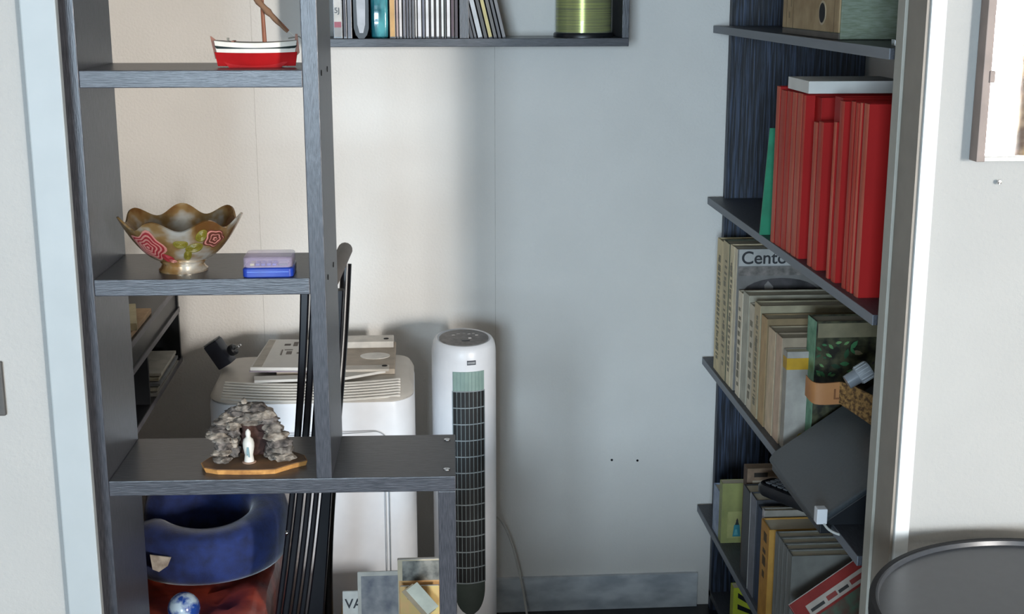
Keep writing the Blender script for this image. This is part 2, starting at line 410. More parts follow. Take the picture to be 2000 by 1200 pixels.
def rock(c, sx, sy, sz, seed, m, parent, name='stone'):
    bmx = bmesh.new(); bmesh.ops.create_icosphere(bmx, subdivisions=3, radius=1)
    for v in bmx.verts:
        d = 1 + .42*noise.noise(v.co*1.7+Vector((seed*3.1, seed*1.7, 0))) + 0.30*noise.noise(v.co*4+Vector((seed, 0, 5)))
        v.co = Vector((c[0]+v.co.x*d*sx, c[1]+v.co.y*d*sy, c[2]+v.co.z*d*sz))
    return part(name, bmx, m, parent, True)
zb = Z0+.008
rk = [(-.046, -.012, .004, .013, .012, .006), (-.046, -.008, .014, .014, .012, .006), (-.045, -.006, .024, .013, .012, .007), (-.047, -.004, .034, .015, .012, .006), (-.053, -.006, .042, .016, .012, .0055),
      (-.047, -.003, .050, .017, .013, .006), (-.043, 0, .059, .016, .013, .006), (-.034, .002, .067, .016, .014, .006), (-.022, .004, .074, .016, .014, .0065), (-.010, .004, .081, .015, .013, .0065), (-.012, .003, .089, .0045, .004, .006),
      (.006, .003, .080, .015, .014, .0075), (.004, -.004, .069, .018, .013, .0075), (.019, .002, .071, .014, .014, .008), (.024, .002, .060, .015, .013, .008), (-.014, -.004, .064, .014, .012, .006), (-.029, -.006, .055, .012, .012, .007), (-.028, -.002, .043, .010, .010, .008),
      (.030, -.002, .049, .015, .013, .009), (.034, -.004, .038, .017, .014, .008), (.041, -.006, .028, .017, .014, .008), (.044, -.010, .018, .018, .014, .007), (.047, -.014, .008, .017, .013, .0065), (.030, -.002, .020, .013, .012, .011), (.030, -.001, .007, .013, .012, .008),
      (-.030, .004, .028, .009, .012, .010), (-.030, .006, .012, .010, .012, .011), (0, .020, .030, .032, .010, .034), (0, .016, .060, .026, .012, .012)]
for i, (x, y, z, a, b_, c_) in enumerate(rk): rock((gx+x, gy+y, zb+z), a, b_, c_, i+1, STN[i % 3] if i != 27 else mat('cave_brown', '#4a3029', .9, scale=80, col2='#2c1c18'), gro)
FIG = plain('#e4e0d6', .4); FBL = plain('#7e9aa0', .5)
fx, fy = gx-.006, gy-.014
fig = part('statuette', lathe([(.0068, 0), (.0075, .002), (.0062, .012), (.0085, .024), (.0086, .030), (.0072, .036), (.0036, .0395), (.0034, .041), (.0042, .0445), (.0036, .0485), (.0012, .0515), (.0001, .052)], (fx, fy, zb), 20), FIG, gro, True)
part('sash', prism([(fx-.0018, zb+.026), (fx+.0012, zb+.026), (fx+.0022, zb+.010), (fx+.0004, zb+.011), (fx-.0004, zb+.016), (fx-.0026, zb+.012)], fy-.0090, fy-.0065), FBL, gro)
part('plinth', lathe([(.010, -.001), (.0105, .0005), (.009, .0018), (.001, .0018)], (fx, fy, zb), 18), plain('#a98a76', .7), gro, True)

# ================================================================= WALL SHELF WITH DISCS (back wall)
wy0, wy1 = 3.004, YB-.001
zt = 1.4405
ws = thing('wall_shelf', 'dark grey box shelf with dividers mounted on the back wall', 'wall shelf', (.1, YB, 1.423))
part('bottom_board', box(-.225, .472, wy0, wy1, zt-.018, zt, .001), WOODX, ws)
part('end_board', box(.457, .472, wy0, wy1, zt, 1.72, .001), WOODZ, ws)
part('end_board', box(-.225, -.210, wy0, wy1, zt, 1.72, .001), WOODZ, ws)
part('divider', box(.0985, .1195, wy0, wy1, zt, 1.705, .001), WOODZ, ws)
part('top_board', box(-.210, .457, wy0, wy1, 1.705, 1.72, .001), WOODX, ws)
CG = 'cases on the wall shelf'
def case(xa, xb, col, label, h=.125, inset=.008, spine=None, cat='disc case', nm='disc_case', lean=0., grp=None, d=.135):
    """slim case, spine towards the room; xa, xb in photo pixels along the shelf bottom"""
    y0 = wy0+inset
    X0, X1 = atY(xa, 68, y0).x + .0004, atY(xb, 68, y0).x - .0004
    Mx = T(X0, y0, zt) @ Rot(lean, 'Y')
    W_ = (X1-X0); 
    if lean: W_ *= math.cos(rad(lean)); Mx = T(X1, y0, zt) @ Rot(lean, 'Y') @ T(-W_, 0, 0)
    o = thing(nm, label, cat, M=Mx, group=grp)
    part('case', box(0, W_, 0, d, 0, h, min(.0008, W_*.2)), plain('#2d2c31', .25), o, local=True)
    part('spine_card', box(W_*.10, W_*.90, -.0004, .001, .004, h-.004), plain(col, .4), o, local=True)
    if spine:
        for z0, z1, c in spine: part('spine_print', box(W_*.12, W_*.88, -.0007, .0002, z0, z1), plain(c, .4), o, local=True)
    return o
o = case(651, 669.5, '#c9c4bd', 'grey case with red band and white label at the left end of the wall shelf', h=.19, spine=[(.004, .024, '#8d8a88'), (.024, .036, '#9a3144')], cat='video case', nm='video_case')
text('lettering', '5J', .016, T(.003, -.0009, .055) @ FACE_CAM, BLACKP, o, local=True)
case(670.5, 678, '#3a3038', 'dark plum case beside the grey case with the red band', h=.19, cat='video case', nm='video_case')
case(678.5, 688, '#6b6d76', 'slate grey case between the dark plum case and the rounded black holder', h=.19, cat='video case', nm='video_case')
# rounded black holder with white insert
x0, x1 = atY(690, 68, wy0+.01).x, atY(722, 68, wy0+.01).x
o = thing('disc_wallet', 'black rounded zip wallet with pale insert standing on the wall shelf', 'disc wallet', ((x0+x1)/2, wy0+.07, zt))
xc = (x0+x1)/2
part('shell', prism([(xc+a*.98, zt+z) for a, z in [(-.006, 0), (.006, 0), (.0125, .008), (.0165, .022), (.017, .06), (.017, .15), (-.017, .15), (-.017, .06), (-.0165, .022), (-.0125, .008)]], wy0+.010, wy0+.14), BLACKP, o)
part('insert', prism([(xc+a, zt+z) for a, z in [(-.004, .012), (.004, .012), (.0085, .03), (.0095, .07), (.0095, .148), (-.0095, .148), (-.0095, .07), (-.0085, .03)]], wy0+.0085, wy0+.0105), plain('#b9bcc2', .4), o)
# teal glass-like case
x0, x1 = atY(725, 68, wy0+.01).x, atY(759, 68, wy0+.01).x
o = thing('teal_box', 'glossy teal translucent plastic box on the wall shelf', 'plastic box', ((x0+x1)/2, wy0+.07, zt))
TEAL = mat('teal_plastic', '#5fb3bb', .12, scale=28, col2='#0f5a68', stretch=(1, 1, .4), contrast=(.4, .6), coat=.6)
xc = (x0+x1)/2; hw = (x1-x0)/2
part('box', loft([[(x, y, zt+z) for x, y in rrect(xc, wy0+.075, 2*hw*s, .13*s, .008)] for z, s in ((0, .86), (.004, .97), (.03, 1), (.13, 1), (.134, .95))]), TEAL, o, True)
part('lid_rim', loft([[(x, y, zt+z) for x, y in rrect(xc, wy0+.075, 2*hw, .132, .008)] for z in (.134, .142)]), plain('#2d8894', .2), o, True)
case(760.5, 773, '#e2b066', 'orange yellow spined case beside the teal box', h=.14)
case(773.5, 779, '#b59a96', 'thin pinkish case beside the orange yellow one', h=.125)
case(779.5, 786, '#ece6e4', 'white spined case beside the thin pinkish case', h=.125)
for i, (a, b_, c) in enumerate(((787, 793, '#77757e'), (793.5, 798.5, '#56545f'), (799, 804, '#6d6d74'), (804.5, 810.5, '#5f5f64'))):
    case(a, b_, c, 'dark grey disc case in the row of four dark ones on the wall shelf', grp='dark disc cases in a row')
for i, (a, b_, c) in enumerate(((811, 815, '#dad7d2'), (815.5, 824, '#f0eef0'), (831, 838.5, '#ecebed'), (841.5, 848.5, '#f1f0ef'), (851.5, 858.5, '#efeeee'), (861.5, 867.5, '#eef0ee'), (872, 880, '#f0eff0'))):
    case(a, b_, c, 'white spined disc case in the striped row on the wall shelf', grp='white disc cases in the striped row')
for i, (a, b_, c) in enumerate(((824.5, 830.5, '#6c6d7c'), (839, 841.2, '#4c4a4c'), (849, 851.2, '#55504e'), (859, 861.2, '#5a5453'), (868, 871.6, '#4b5450'))):
    case(a, b_, c, 'dark disc case squeezed between white ones on the wall shelf', grp='dark disc cases between the white ones')
case(880.5, 887.5, '#4d2c38', 'maroon case beside the white disc cases', h=.135)
case(888, 895, '#3a222c', 'darker maroon case against the divider of the wall shelf', h=.135)
for a, b_, c, lb in ((918, 925.5, '#37353a', 'black leaning disc case next to the divider'), (926, 932, '#5a5a5e', 'dark grey leaning disc case beside the pale one'),
                     (933, 944, '#c9cdd0', 'pale grey leaning disc case among dark ones'), (945, 953, '#4a4642', 'brown black leaning disc case left of the yellow spine'),
                     (954, 963, '#d3c27a', 'yellow spined leaning disc case'), (964, 972, '#6b655f', 'taupe leaning disc case behind the yellow spine'),
                     (973, 980, '#5d585a', 'smoke grey leaning disc case near the end of the leaning row'), (981, 989, '#8d8786', 'outermost leaning disc case with a light edge')):
    case(a, b_, c, lb, lean=-13.5)
# disc spindle
x0, x1 = atY(1081, 66, wy0+.08).x, atY(1197, 66, wy0+.08).x
sx, sr = (x0+x1)/2, (x1-x0)/2
sy = wy0+.012+sr
sp_ = thing('disc_spindle', 'spindle of yellow green discs under a clear cover on the wall shelf', 'disc spindle', (sx, sy, zt))
part('base', lathe([(sr, 0), (sr, .007), (sr*.97, .010), (sr*.6, .011), (.001, .011)], (sx, sy, zt), 48), BLACKP, sp_, True)
ODISC = mat('disc_edge', '#a3a63f', .25, scale=6, stretch=(1, 1, 90), col2='#6c7030', metal=.3)
part('disc_stack', lathe([(sr*.93, .011), (sr*.93, .095), (.008, .095)], (sx, sy, zt), 48), ODISC, sp_, True)
part('clear_cover', lathe([(sr*.975, .010), (sr*.965, .11), (sr*.9, .122), (.001, .124)], (sx, sy, zt), 48), mat('smoke_clear', '#dfe4d8', .06, var=.01, alpha=.14), sp_, True)
part('spindle_pin', lathe([(.0065, .01), (.0065, .105), (.001, .108)], (sx, sy, zt), 16), plain('#cfd2d2', .3), sp_, True)

# ================================================================= TOWER FAN
fcx, fcy = .0995, 2.935
fan = thing('tower_fan', 'white tower fan with dark grille standing against the wall', 'fan', (fcx, fcy, 0), rotz=rad(7))
FR = .0725
def fsec(s, z, tilt=0., n=48):
    out = []
    for i in range(n):
        a = 2*math.pi*i/n; x, y = FR*s*math.cos(a), FR*s*math.sin(a)*.98
        out.append((x, y, z + tilt*y))
    return out
tl = .10
part('housing', loft([fsec(.94, .035), fsec(1, .05), fsec(1, .60), fsec(1, .752, tl), fsec(.985, .765, tl), fsec(.95, .775, tl), fsec(.90, .781, tl), fsec(.84, .783, tl), fsec(.80, .7815, tl), fsec(.1, .7815, tl)]), WHITEP, fan, True, local=True)
CTRL = mat('control_panel', '#77726f', .35, scale=90, col2='#5d5957')
cp = part('control_panel', loft([[(x*.80*1, y*.66-.004, z-.001) for x, y, z in fsec(.96, .7815, tl)], [(x*.80, y*.66-.004, z+.0022) for x, y, z in fsec(.96, .7815, tl)], [(x*.76, y*.60-.004, z+.0032) for x, y, z in fsec(.96, .7815, tl)]]), CTRL, fan, True, local=True)
for i, (x, y) in enumerate(((-.022, .010), (-.010, .016), (.004, .018), (.014, .012), (.024, .014), (.030, .004), (.012, -.012))):
    part('button', box(x-.0035, x+.0035, y-.0022, y+.0022, .7838+tl*y, .7865+tl*y, .0006), plain('#b1aca8', .4), cp, local=True)
part('display', box(-.008, .010, -.026, -.0205, .7822+tl*-.022, .7850+tl*-.022, .0004), plain('#22242a', .2), cp, local=True)
def cyl_patch(a0, a1, z0, z1, r, t=.002, n=12, nz=1):
    bmx = bmesh.new()
    def P(a, z, rr): return bmx.verts.new((rr*math.sin(a), -rr*math.cos(a)*.98, z))
    A = [a0+(a1-a0)*i/n for i in range(n+1)]
    o0 = [P(a, z0, r+t) for a in A]; o1 = [P(a, z1, r+t) for a in A]; i0 = [P(a, z0, r-.004) for a in A]; i1 = [P(a, z1, r-.004) for a in A]
    for i in range(n):
        bmx.faces.new((o0[i], o0[i+1], o1[i+1], o1[i])); bmx.faces.new((i0[i], i1[i], i1[i+1], i0[i+1]))
        bmx.faces.new((o1[i], o1[i+1], i1[i+1], i1[i])); bmx.faces.new((o0[i], i0[i], i0[i+1], o0[i+1]))
    bmx.faces.new((o0[0], o1[0], i1[0], i0[0])); bmx.faces.new((o0[n], i0[n], i1[n], o1[n]))
    return bmx
GA = .50
zt_, zg, zb_, zl = .722, .677, .218, .140
part('grille_back', cyl_patch(-GA, GA, zb_, zg, FR, .0006), mat('grille_dark', '#0d0f12', .6), fan, local=True)
GREEN = mat('sage_plastic', '#8aa39c', .4, var=.06); DGREEN = mat('dark_sage', '#3b4440', .45, var=.08)
vp_ = part('vent_panel', cyl_patch(-GA, GA, zg, zt_, FR, .0010), GREEN, fan, local=True)
for i in range(9):
    a = -GA + 2*GA*(i+.5)/9
    part('vent_ridge', cyl_patch(a-.028, a+.028, zg+.001, zt_-.001, FR, .0022, 2), GREEN, vp_, local=True)
SLAT = mat('slat_grey', '#6f7a7c', .4); RIB = mat('rib_grey', '#8d979b', .4)
for i in range(9):
    a = -GA + 2*GA*i/8
    part('grille_slat', cyl_patch(a-.011, a+.011, zb_, zg, FR, .0020, 1), SLAT, fan, local=True)
for i in range(13):
    z = zg - (zg-zb_)*i/12
    part('grille_rib', cyl_patch(-GA, GA, z-.0011, z+.0011, FR, .0030, 10), RIB, fan, local=True)
# lower panel with a rounded end
bmx = bmesh.new(); rows = []
for j in range(11):
    z = zb_ - (zb_-zl)*j/10; hw = GA*math.sqrt(max(.02, 1-(max(0, j-2)/8.2)**2))
    rows.append([bmx.verts.new((( FR+.0012)*math.sin(a), -(FR+.0012)*math.cos(a)*.98, z)) for a in [(-hw+2*hw*i/12) for i in range(13)]])
for a, b_ in zip(rows, rows[1:]):
    for i in range(12): bmx.faces.new((a[i], a[i+1], b_[i+1], b_[i]))
part('lower_panel', bmx, DGREEN, fan, True, local=True)
bd = part('badge', cyl_patch(-.055, .215, .7375, .7475, FR, .0012, 5), plain('#474c55', .3), fan, local=True)
for i in range(7): part('badge_mark', cyl_patch(-.035+i*.034, -.018+i*.034, .7400, .7450, FR, .0017, 1), plain('#d7dade', .4), bd, local=True)
part('base', lathe([(.125, 0), (.128, .006), (.12, .016), (.085, .026), (.07, .036), (.01, .036)], n=48), WHITEP, fan, True, local=True)
cord = [(.150, 3.02, .30), (.172, 3.10, .285), (.195, 3.12, .262), (.222, 3.12, .20), (.245, 3.10, .10), (.256, 3.08, .03), (.262, 3.03, .004), (.268, 2.9, .004), (.262, 2.7, .004), (.22, 2.6, .004)]
part('power_cord', tube(smooth_curve(cord, 6), .0028, 8), plain('#cfcac2', .5), fan, True)

# ================================================================= PORTABLE AIR CONDITIONER
ax0, ax1, ayf, ayb = -.440, -.012, 2.70, 2.985
acx, acw = (ax0+ax1)/2, (ax1-ax0)
ac = thing('air_conditioner', 'white portable air conditioner with louvred top behind the shelf unit', 'air conditioner', (acx, 2.85, 0))
def acring(z, ins=0., front=0., back=0.):
    """rounded plan with a bowed front"""
    out = []
    for x, y in rrect(acx, (ayf+ayb)/2, acw-2*ins, ayb-ayf-2*ins, .045, 6):
        t = (x-acx)/(acw/2); bow = .038*(1-t*t)
        if y < (ayf+ayb)/2: y = y - bow*min(1, ((ayf+ayb)/2-y)/.06) + front*min(1, ((ayf+ayb)/2-y)/((ayb-ayf)/2-ins))
        else: y -= back
        out.append((x, y, z))
    return out
part('body', loft([acring(.04, .01), acring(.05), acring(.70), acring(.712, .002)]), WHITEP, ac, True)
part('top', loft([acring(.7115, .004), acring(.7165, .001), acring(.722, .003, .004), acring(.735, .010, .06), acring(.738, .02, .09)]), mat('top_plastic', '#c9c3ba', .4, var=.03), ac, True)
for i in range(7):
    f = i/6; yy = .010+.066*f; z = .7205+.0155*min(1, f*1.05)
    pts = []
    for j in range(17):
        t = -.86+1.72*j/16
        pts.append((acx+t*acw/2, ayf-.038*(1-t*t)+yy, z+.0015))
    part('louvre', tube(pts, .0030, 6), mat('louvre_white', '#dcd8d0', .4, var=.03), ac, True)
    if i < 6: part('louvre_gap', tube([(p[0], p[1]+.0055, p[2]-.0012) for p in pts], .0022, 5), mat('louvre_gap', '#4f4841', .9), ac)
def acfront(x, off=.0): t = (x-acx)/(acw/2); return ayf-.038*(1-t*t)-off
def seam(X0, X1, zt2, zb2, r, rad_=.0011, name='panel_seam', m=None):
    pts = [(X0, zb2)]
    for k in range(7): a = math.pi - math.pi/2*k/6; pts.append((X0+r+r*math.cos(a), zt2-r+r*math.sin(a)))
    for k in range(1, 12): pts.append((X0+r+(X1-X0-2*r)*k/12, zt2))
    for k in range(7): a = math.pi/2 - math.pi/2*k/6; pts.append((X1-r+r*math.cos(a), zt2-r+r*math.sin(a)))
    pts.append((X1, zb2))
    return part(name, tube([(x, acfront(x, -.0003), z) for x, z in pts], rad_, 6), m or plain('#a3a7aa', .5), ac, True)
seam(acx-.158, acx+.158, .652, .10, .03)
seam(acx-.150, acx+.150, .638, .10, .028, .0008)
for s in (-1, 1):
    for yy in (2.76, 2.94): part('castor', xf(lathe([(.001, -.012), (.02, -.012), (.02, .012), (.001, .012)], n=16), T(acx+s*.16, yy, .02) @ Rot(90, 'Y')), BLACKP, ac, True)
# board with cut-outs and papers on top
zt2 = .742
kit = thing('window_board', 'flat beige plastic board with oval cut-out lying on the air conditioner', 'board', (acx, 2.9, zt2))
pL, pR = atY(500, 720, 2.86).x, atY(772, 720, 2.86).x
part('board', box(pL+.05, pR, 2.80, 3.03, zt2-.003, zt2+.009, .002), plain('#b7a998', .6), kit)
part('rear_rail', box(pL+.14, pR-.005, 2.975, 3.035, zt2+.009, zt2+.024, .002), plain('#ddd6cc', .5), kit)
part('front_rail', box(pL+.14, pR-.012, 2.79, 2.825, zt2+.006, zt2+.012, .002), plain('#cfc7bc', .5), kit)
part('oval_insert', xf(lathe([(.0001, 0), (.033, 0), (.033, .0015), (.0001, .0015)], n=30), T(pR-.045, 2.905, zt2+.009) @ Matrix.Diagonal((1, .8, 1, 1))), plain('#e5e0d8', .4), kit)
for x, y, z in ((pR-.022, 3.0, zt2+.024), (pR-.022, 2.815, zt2+.012)): part('hole', lathe([(.0001, 0), (.006, 0), (.006, .0008), (.0001, .0008)], (x, y, z), 14), DARK, kit)
man = thing('instruction_booklet', 'open printed instruction booklet lying on the air conditioner', 'booklet', (pL+.06, 2.88, zt2))
mz = zt2+.0135
part('pages', prismz([(pL-.004, 2.795), (pL+.125, 2.785), (pL+.128, 3.02), (pL+.012, 3.03)], mz-.001, mz+.006), PAPERW, man)
part('cover', prismz([(pL-.006, 2.79), (pL+.128, 2.78), (pL+.131, 3.024), (pL+.010, 3.034)], mz-.003, mz-.0012), plain('#a79aa6', .6), man)
part('printed_margin', prismz([(pL+.000, 2.80), (pL+.020, 2.798), (pL+.028, 3.022), (pL+.013, 3.025)], mz+.006, mz+.0064), plain('#b6afa4', .8), man)
for x0, x1, y0, y1 in ((.052, .066, 2.97, 2.985), (.072, .082, 2.965, 3.0), (.050, .053, 2.89, 2.935), (.056, .074, 2.93, 2.936), (.062, .074, 2.895, 2.92), (.085, .09, 2.90, 2.91)):
    part('print', box(pL+x0, pL+x1, y0, y1, mz+.0058, mz+.0066), plain('#6d6660', .8), man)
loose = solo('paper_sheets', prismz([(pL+.010, 2.742), (pL+.20, 2.752), (pR-.02, 2.80), (pR-.02, 2.83), (pL+.13, 2.778), (pL+.006, 2.775)], zt2+.0005, zt2+.006), PAPERW, 'loose white sheets sticking out under the booklet over the louvres', 'paper')
# power adapter
adM = T(atY(446, 725, 2.88).x, 2.88, .736) @ Rot(-22, 'Z') @ Rot(-32, 'Y') @ Rot(8, 'X')
ad = thing('power_adapter', 'black wall plug power adapter lying on the air conditioner', 'power adapter', M=adM)
part('body', xf(box(-.017, .020, -.015, .015, -.004, .056, .004), T(.004, 0, .012)), mat('adapter_black', '#2b2d36', .4), ad, True, local=True)
part('end_plate', xf(box(-.015, .018, -.0135, .0135, .056, .0585, .001), T(.004, 0, .012)), plain('#5a5d5e', .4), ad, local=True)
part('plug', xf(lathe([(.011, 0), (.0125, .004), (.0125, .012), (.009, .015), (.001, .015)], n=20), T(.030, 0, .030) @ Rot(90, 'Y')), BLACKP, ad, True, local=True)
for y in (-.005, .005): part('pin', tube([(.043, y, .030), (.058, y, .030)], .0022, 8), CHROME, ad, True, local=True)

# ================================================================= FOLDED CHAIR
CY = 2.22
chair = thing('folded_chair', 'folded black metal deck chair with grey armrest behind the shelf unit', 'chair', (-.25, CY, 0))
rows_y = [566, 640, 700, 780, 855, 962, 1060, 1130, 1200]
lefts = [587, 585, 583, 580, 575, 563, 553, 546, 538]
g0 = [606, 603, 600, 595, 589, 577, 566, 558, 550]
g1 = [621, 617, 613, 610, 606, 594, 583, 575, 567]
g2 = [636, 632, 628, 625, 621, 609, 598, 590, 582]
g3 = [650, 645, 641, 639, 635, 624, 612, 605, 598]
g4 = [672, 668, 664, 660, 655, 643, 637, 633, 633]
def quad(v):
    (y0, y1, y2), (a, b_, c) = (rows_y[0], rows_y[4], rows_y[-1]), (v[0], v[4], v[-1])
    return lambda y: a*(y-y1)*(y-y2)/((y0-y1)*(y0-y2)) + b_*(y-y0)*(y-y2)/((y1-y0)*(y1-y2)) + c*(y-y0)*(y-y1)/((y2-y0)*(y2-y1))
def slat(L_, R_, Y, name, gl=2.1, gr=2.1, thick=.022):
    ql, qr = quad(L_), quad(R_); ys = [566+(1200-566)*k/12 for k in range(13)]
    pl = [(atY(ql(y)+gl, y, Y), atY(qr(y)-gr, y, Y)) for y in ys]
    (a1, b1), (a2, b2) = pl[-2], pl[-1]
    k_ = .3
    pl.append((Vector((a2.x+(a2.x-a1.x)*k_, Y, .012)), Vector((b2.x+(a2.x-a1.x)*k_, Y, .012))))
    L2 = [p[0] for p in pl]; R2 = [p[1] for p in pl]
    rings = []
    for a, b_ in zip(L2, R2):
        q = min(.0025, (b_.x-a.x)*.3); t = thick/2
        rings.append([(a.x+q, Y-t, a.z), (b_.x-q, Y-t, b_.z), (b_.x, Y-t+q, b_.z), (b_.x, Y+t-q, b_.z), (b_.x-q, Y+t, b_.z), (a.x+q, Y+t, a.z), (a.x, Y+t-q, a.z), (a.x, Y-t+q, a.z)])
    return part(name, loft(rings), BLACKM, chair)
s0 = slat(lefts, g0, CY-.004, 'frame_tube', 0, 1.4)
slat(g0, g1, CY, 'frame_tube', 1.2)
slat(g1, g2, CY, 'frame_tube')
slat(g2, g3, CY, 'frame_tube')
slat(g3, g4, CY+.02, 'frame_tube', 2.2, 0)
a_, b_ = atY(646, 548, 2.13), atY(674, 488, 2.42)
part('armrest', capsule(a_, b_, .0135), mat('armrest_grey', '#6e6864', .6, var=.06), chair, True)
bk = [atY(676, 515, 2.40), atY(672, 600, 2.385), atY(666, 700, 2.37), atY(650, 900, 2.33), atY(640, 1060, 2.30), atY(640, 1200, 2.29)]
bk.append(Vector((bk[-1].x-.004, 2.28, .012)))
part('rear_tube', tube(smooth_curve(bk, 4), .010, 10), BLACKM, chair, True)
part('cross_bar', tube([(s_, CY+.03, .10) for s_ in (-.262, -.17)], .008, 10), BLACKM, chair, True)
p = atY(560, 1042, CY-.016)
part('rivet', xf(lathe([(.0001, .003), (.0022, .0025), (.0035, .001), (.0035, -.003), (.0001, -.003)], n=12), T(p.x, p.y, p.z) @ Rot(90, 'X')), CHROME, chair, True)

# ================================================================= RED BAG, NECK PILLOW, BALL
REDB = mat('red_crinkled_plastic', '#a5412c', .42, scale=16, col2='#6e241a', bump=.9, bscale=26)
bmx = box(-.645, -.275, 2.115, 2.60, 0, .487, .03); subdiv(bmx, 14)
for v in bmx.verts:
    q = noise.noise(v.co*9)*.008 - abs(noise.noise(Vector((v.co.x*22+v.co.y*14, v.co.y*16, v.co.z*16))))*.022 + abs(noise.noise(v.co*40))*.006
    v.co += Vector((noise.noise(v.co*8+Vector((9, 0, 0)))*.008, noise.noise(v.co*8+Vector((0, 9, 0)))*.008, q if v.co.z > .05 else 0))
    v.co.x = min(v.co.x, -.272)
    v.co.z = max(0, min(v.co.z, .496))
solo('red_bag', bmx, REDB, 'crinkled dark red bag under the blue neck pillow', 'bag', smooth=True)
px_, py_, pz_ = -.410, 2.43, .492
pil = thing('neck_pillow', 'dark blue velvet horseshoe neck pillow lying on the red bag', 'pillow', (px_, py_, pz_))
VEL = mat('blue_velvet', '#182c66', .85, scale=40, col2='#101d46', sheen=.4, bump=.2, bscale=300)
rings = []; A0, A1 = rad(200), rad(200+320)
for i in range(53):
    a = A0 + (A1-A0)*i/52; e = min(1, min(i, 52-i)/5.); e = math.sqrt(1-(1-e)**2)*.98+.02
    Rm = .120; wr = .038*e
    hh = (.126 + .026*math.sin(a+.2) - .012*math.cos(a))*e
    c = Vector((px_+Rm*1.0*math.cos(a), py_+Rm*.98*math.sin(a), 0)); d = Vector((math.cos(a), math.sin(a), 0)); ring = []
    for k in range(18):
        t = 2*math.pi*k/18; ct, st = math.cos(t), math.sin(t)
        ring.append(c + d*(wr*math.copysign(abs(ct)**.7, ct)) + Vector((0, 0, pz_+hh/2+hh/2*math.copysign(abs(st)**.72, st))))
    rings.append(ring)
part('cushion', loft(rings), VEL, pil, True)
q = atY(314, 1100, 2.272)
bmx = prism([(q.x-.018, q.z+.016), (q.x-.010, q.z+.0145), (q.x+.019, q.z+.010), (q.x+.012, q.z-.006), (q.x-.004, q.z-.017), (q.x-.015, q.z-.012)], 2.271, 2.2735)
part('care_tag', bmx, mat('tag_cloth', '#b9b0a4', .9, scale=60, col2='#8c8378'), pil)
bc = atY(360, 1200, 2.155)
solo('marbled_ball', xf(lathe([(max(.0001, .0275*math.sin(math.pi*k/16)), -.0275*math.cos(math.pi*k/16)) for k in range(17)], n=28), T(bc.x, bc.y, .5175)),
     mat('marble_blue', '#a9b9c4', .2, scale=48, col2='#1f3f86', contrast=(.42, .58)), 'blue and white marbled ball on the red bag', 'ball', smooth=True)

# ================================================================= MAGAZINES ON A CARDBOARD BOX (behind the lower post)
cb = thing('cardboard_box', 'closed cardboard box under the leaning booklets behind the shelf unit', 'box', (0, 2.25, 0))
CARD = mat('cardboard', '#a58258', .9, scale=20, stretch=(1, 1, 8))
part('carton', box(-.155, .045, 2.11, 2.40, 0, .40, .003), CARD, cb)
part('flap', box(-.155, -.029, 2.11, 2.40, .4, .403), CARD, cb); part('flap', box(-.026, .045, 2.11, 2.40, .4, .403), CARD, cb)
def booklet(name, label, pxl, pxr, pyt, Y, zb3, tilt, cover, frame=None, wd=None, t=.006):
    a = atY(pxl, pyt, Y); b2 = atY(pxr, pyt, Y); wd = wd or (b2.x-a.x)
    h = (a.z - zb3)
    o = thing(name, label, 'booklet', M=T(a.x, Y, zb3) @ Rot(-tilt, 'X'))
    hh_ = h/math.cos(rad(tilt))
    part('cover', box(0, wd, 0, t, 0, hh_, .0005), frame or cover, o, local=True)
    part('pages', box(.001, wd-.001, .0012, t-.001, .001, hh_+.0004), PAPERW, o, local=True)
    return o, wd, hh_
GREYPIC = mat('grey_landscape_print', '#8d8a88', .5, scale=34, col2='#4a4c56', contrast=(.3, .7))
GREYPIC2 = mat('grey_photo_print', '#7c7a72', .5, scale=48, col2='#33342f', contrast=(.35, .65))
o, wd, hh_ = booklet('printed_booklet', 'white booklet cover with large letters VA in front of the air conditioner', 668, 760, 1163, 2.20, .403, 7, plain('#cfcbc2', .6))
text('lettering', 'VA', .024, T(.004, -.0008, hh_-.030) @ FACE_CAM, plain('#2b2a2e', .6), o, local=True)
o, wd, hh_ = booklet('printed_booklet', 'pale framed booklet with a grey landscape picture on its cover', 697, 800, 1128, 2.175, .403, 7, plain('#b6b0a6', .6))
part('picture', box(.006, wd-.004, -.0006, .0004, .02, hh_-.007), GREYPIC, o, local=True)
o, wd, hh_ = booklet('printed_booklet', 'booklet with dark grey photograph and cream spine edge beside the lower post', 776, 865, 1104, 2.15, .403, 6, plain('#b3a68c', .6), t=.012)
part('picture', box(.008, wd-.002, -.0006, .0004, .045, hh_-.002), GREYPIC2, o, local=True)
part('orange_panel', box(.002, wd-.002, -.0007, .0004, .002, hh_-.037), mat('tan_print', '#c99a66', .6, scale=40, col2='#a8824a'), o, local=True)
o, wd, hh_ = booklet('printed_booklet', 'tan and orange booklet lowest in the row by the post', 781, 858, 1152, 2.13, .403, 4, mat('tan_print2', '#cfa06a', .6, scale=30, col2='#b9a565'), t=.006)
part('dark_mark', prism([(.012, hh_-.022), (.03, hh_-.016), (.036, hh_-.024), (.024, hh_-.030)], -.0006, .0004), plain('#5a2a18', .6), o, local=True)
pa, pb_ = atY(808, 1150, 2.112), atY(842, 1188, 2.112)
mid = (pa+pb_)/2; dv = (pb_-pa); ang = math.degrees(math.atan2(dv.z, dv.x))
o = thing('folded_leaflet', 'small folded cream leaflet tilted over the tan booklet', 'leaflet', M=T(mid.x, 2.112, mid.z) @ Rot(-ang, 'Y'))
part('front_leaf', box(-.029, .029, -.001, 0, -.012, .012, .0004), plain('#d5d2bf', .7), o, local=True)
part('back_leaf', box(-.031, .031, .0006, .002, -.020, .004, .0004), plain('#a9957a', .7), o, local=True)

